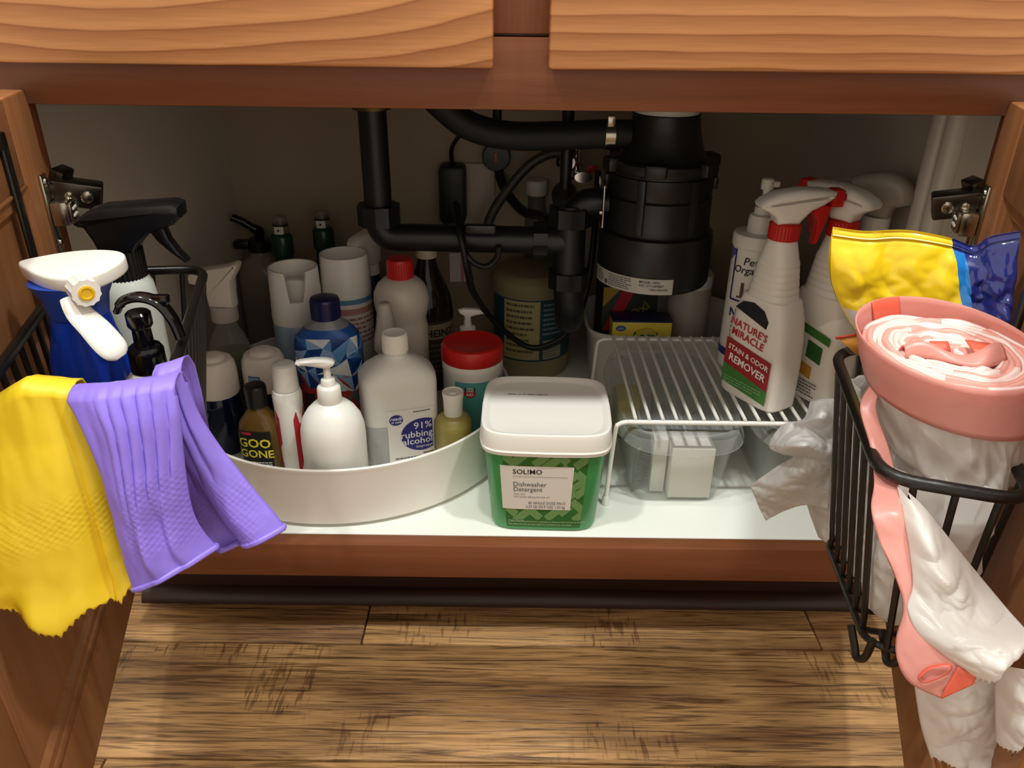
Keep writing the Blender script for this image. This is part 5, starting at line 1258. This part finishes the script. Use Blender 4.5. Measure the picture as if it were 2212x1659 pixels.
FL1 = [(0.2317, -0.3000, 0.4356), (0.2265, -0.3220, 0.4311), (0.2266, -0.3380, 0.4168), (0.2259, -0.3510, 0.4025), (0.2214, -0.3600, 0.3935), (0.2249, -0.3710, 0.3853), (0.2363, -0.3800, 0.3790), (0.2476, -0.3880, 0.3738)]
FR1 = [(0.2364, -0.3040, 0.4344), (0.2430, -0.3160, 0.4302), (0.2563, -0.3300, 0.4159), (0.2724, -0.3420, 0.3988), (0.2756, -0.3640, 0.3964), (0.2715, -0.3880, 0.4021), (0.2710, -0.3900, 0.3976), (0.2676, -0.3760, 0.3882)]
strip('film_tail', FL1, FR1, M_FILM, 90, 100, .006, .0004, .006, 3, .012)
FL2 = [(0.2311, -0.3660, 0.3553), (0.2367, -0.3680, 0.3351), (0.2452, -0.3700, 0.3102), (0.2545, -0.3720, 0.2892)]
FR2 = [(0.2704, -0.3780, 0.3963), (0.2799, -0.3760, 0.3596), (0.2870, -0.3760, 0.3222), (0.2972, -0.3760, 0.2881)]
strip('film_tail', FL2, FR2, M_FILM, 70, 70, .005, .0004, .006, 9, .004)
FL3 = [(0.2633, -0.3840, 0.3750), (0.2661, -0.3860, 0.3596), (0.2684, -0.3900, 0.3461), (0.2749, -0.3900, 0.3237)]
FR3 = [(0.2727, -0.3980, 0.4079), (0.2801, -0.3980, 0.3801), (0.2831, -0.3980, 0.3629), (0.2825, -0.3980, 0.3486)]
strip('film_tail', FL3, FR3, M_FILM, 60, 60, .006, .0004, .006, 15, .006)

# ------------------------------------------------------------------ white plastic bag poking out of the basket side
pbag = thing('plastic_bag', 'crumpled white plastic bag poking out of the right basket side', 'bag', (0.2698, -0.1000, 0.3242))
M_BAG = film('bag_thin_white', 'efeeec', .28, .45)
def grid_pts(rows, mat, name, parent, cr, seed, t=.0005, n_=9):
    rows = [[Vector(p) for p in r_] for r_ in rows]
    def fn(u, w_):
        col = [curve_at(r_, u) for r_ in rows]; p = curve_at(col, w_)
        d = 2.4*cr*crumple(p, seed, 1.1)
        return p+Vector((-.4*d, -d, .5*d))
    vf = sheet(fn, 60, 60); o = mk(name, vf[0], vf[1], mat, parent, True, ang=22); return solid(o, t, 0)
grid_pts([[(0.2776, -0.1050, 0.3902), (0.2698, -0.0950, 0.3874), (0.2608, -0.0850, 0.3783)], [(0.2776, -0.1100, 0.3753), (0.2561, -0.1200, 0.3829), (0.2556, -0.0900, 0.3636)], [(0.2797, -0.1100, 0.3569), (0.2594, -0.1050, 0.3606), (0.2442, -0.0750, 0.3487)], [(0.2822, -0.1100, 0.3380), (0.2454, -0.1300, 0.3593), (0.2342, -0.0800, 0.3284)], [(0.2844, -0.1100, 0.3162), (0.2665, -0.1000, 0.3242), (0.2550, -0.0850, 0.3219)]], M_BAG, 'film', pbag, .006, 2)
grid_pts([[(0.2778, -0.1100, 0.3498), (0.2572, -0.1050, 0.3393), (0.2469, -0.0850, 0.3142), (0.2281, -0.0650, 0.2758)], [(0.2813, -0.1100, 0.3260), (0.2560, -0.1200, 0.3297), (0.2462, -0.1000, 0.3040), (0.2345, -0.0680, 0.2634)], [(0.2840, -0.1100, 0.3013), (0.2668, -0.1050, 0.2976), (0.2560, -0.0900, 0.2766), (0.2403, -0.0700, 0.2512)], [(0.2863, -0.1100, 0.2810), (0.2717, -0.1000, 0.2798), (0.2600, -0.0850, 0.2624), (0.2482, -0.0700, 0.2386)]], M_BAG, 'film', pbag, .005, 6)
grid_pts([[(0.2854, -0.1120, 0.3077), (0.2798, -0.0950, 0.2908), (0.2774, -0.0800, 0.2725)], [(0.2898, -0.1150, 0.2796), (0.2866, -0.1000, 0.2685), (0.2815, -0.0850, 0.2600)], [(0.2934, -0.1200, 0.2521), (0.2931, -0.1080, 0.2426), (0.2911, -0.0950, 0.2378)]], M_BAG, 'film', pbag, .004, 8)

# ------------------------------------------------------------------ glossy yellow and blue pouch behind the roll
pk = thing('wipes_pouch', 'glossy yellow and blue plastic pouch standing behind the bag roll', 'pouch', (.31, -.125, .42))
PT = [Vector(p) for p in ((0.2396, -0.1120, 0.5426), (0.2617, -0.1180, 0.5414), (0.2897, -0.1240, 0.5442), (0.3205, -0.1300, 0.5403), (0.3367, -0.1340, 0.5358), (0.3423, -0.1410, 0.5449), (0.3569, -0.1500, 0.5518))]
PB = [Vector(p) for p in ((0.2782, -0.1280, 0.4427), (0.2921, -0.1320, 0.4427), (0.3159, -0.1360, 0.4429), (0.3388, -0.1460, 0.4480), (0.3497, -0.1540, 0.4519), (0.3566, -0.1620, 0.4558), (0.3612, -0.1680, 0.4587))]
def pouch(u, w_, side):
    p = lerp(curve_at(PT, u), curve_at(PB, u), w_)
    if u < .02: p = p
    p += Vector((-.012*math.sin(PI*min(1, w_*1.2))*(1-u)**6, 0, 0))
    th = 0 if w_ < .07 else .011*math.sin(PI*min(1, (w_-.07)/.8*.5+.02))*min(1, u*9)**.6*min(1, (1-u)*8)**.6
    cr_ = .0035*fbm((p.x*24, 1, p.z*24))+.003*abs(noise.noise(Vector((p.x*42, p.z*30, 4))))
    wr = .020*(crumple(p, 5.5, .8)-.12)*min(1, u*8) if u < .56 else .024*(crumple(p, 9.1, 1.0)-.1)*min(1, (1-u)*10)
    rdg = .0009*math.sin(w_*260) if w_ < .075 else 0
    return p+Vector((0, (-(th+cr_*min(1, w_*6)+wr*min(1, w_*5)+rdg) if side else th*.6+.0015), 0))
M_YEL = plastic('pouch_yellow', 'f2d022', .22, coat=.4); M_LBL = plastic('pouch_skyblue', '1f7fd0', .2, coat=.4); M_DBL = plastic('pouch_navy', '25307f', .15, coat=.6)
nu, nv = 110, 60
g = Geo(); mi = []
for side in (1, 0):
    vf = sheet(lambda a, b_: pouch(a, b_, side), nu, nv); g.add(vf)
    for j in range(nv-1):
        for i in range(nu-1):
            u = i/(nu-1)+.004*math.sin(j*.17); mi.append(0 if u < .50 else 1 if u < .575 and j/nv > .075 else 2)
o = g.mk('film', None, pk, True, ang=60, mats=[M_YEL, M_LBL, M_DBL], midx=mi)
def pmap(u, v_, e=0): return pouch(u, v_, 1)+Vector((0, -.0006-e, 0))
patch('zip_line', pmap, .0, .50, .047, .055, plastic('zip_pale', 'f7e9a2', .25), pk, 40, 2, world=True)
patch('zip_line', pmap, .50, 1.0, .052, .060, plastic('zip_blue', '8fb2ea', .25), pk, 40, 2, world=True)
fl_ = pmap
st = patch('sticker', fl_, .012, .15, .60, .90, plastic('sticker_white', 'd9d6d4', .35), pk, 8, 6, .0008, world=True)
patch('sticker_strip', fl_, .105, .15, .60, .90, plastic('sticker_violet', '4e469c', .35), st, 4, 6, .0012, world=True)
patch('sticker_mark', fl_, .075, .088, .64, .78, plastic('sticker_red', 'cf4a40', .35), st, 3, 4, .0012, world=True)
# clear wrapper with an orange corner
wr = thing('plastic_wrapper', 'small clear wrapper with orange corner sticking out beside the pouch', 'wrapper', (0.2619, -0.1180, 0.4542))
vf = [Vector(p) for p in ((0.2435, -0.1120, 0.4603), (0.2533, -0.1140, 0.4676), (0.2693, -0.1180, 0.4719), (0.2805, -0.1220, 0.4399), (0.2694, -0.1200, 0.4413), (0.2560, -0.1160, 0.4500))]
o = mk('film', vf+[sum(vf, Vector())/6+Vector((0, -.004, 0))], [[i, (i+1) % 6, 6] for i in range(6)], clear('film_clear2', 'ffffff', 'f4f0e8', .05, .06, .2), wr, True); solid(o, .0004, 0)
vf = [Vector(p) for p in ((0.2562, -0.1205, 0.4560), (0.2748, -0.1235, 0.4600), (0.2804, -0.1245, 0.4391), (0.2726, -0.1235, 0.4426))]
o = mk('orange_corner', vf, [[0, 1, 2, 3]], plastic('wrapper_orange', 'dc9a40', .3), wr, True); solid(o, .0006, 0)
vf = [Vector(p) for p in ((0.2541, -0.1210, 0.4562), (0.2743, -0.1240, 0.4618), (0.2748, -0.1240, 0.4594), (0.2556, -0.1210, 0.4542))]
o = mk('red_edge', vf, [[0, 1, 2, 3]], plastic('wrapper_red', 'd0523a', .3), wr, True); solid(o, .0007, 0)
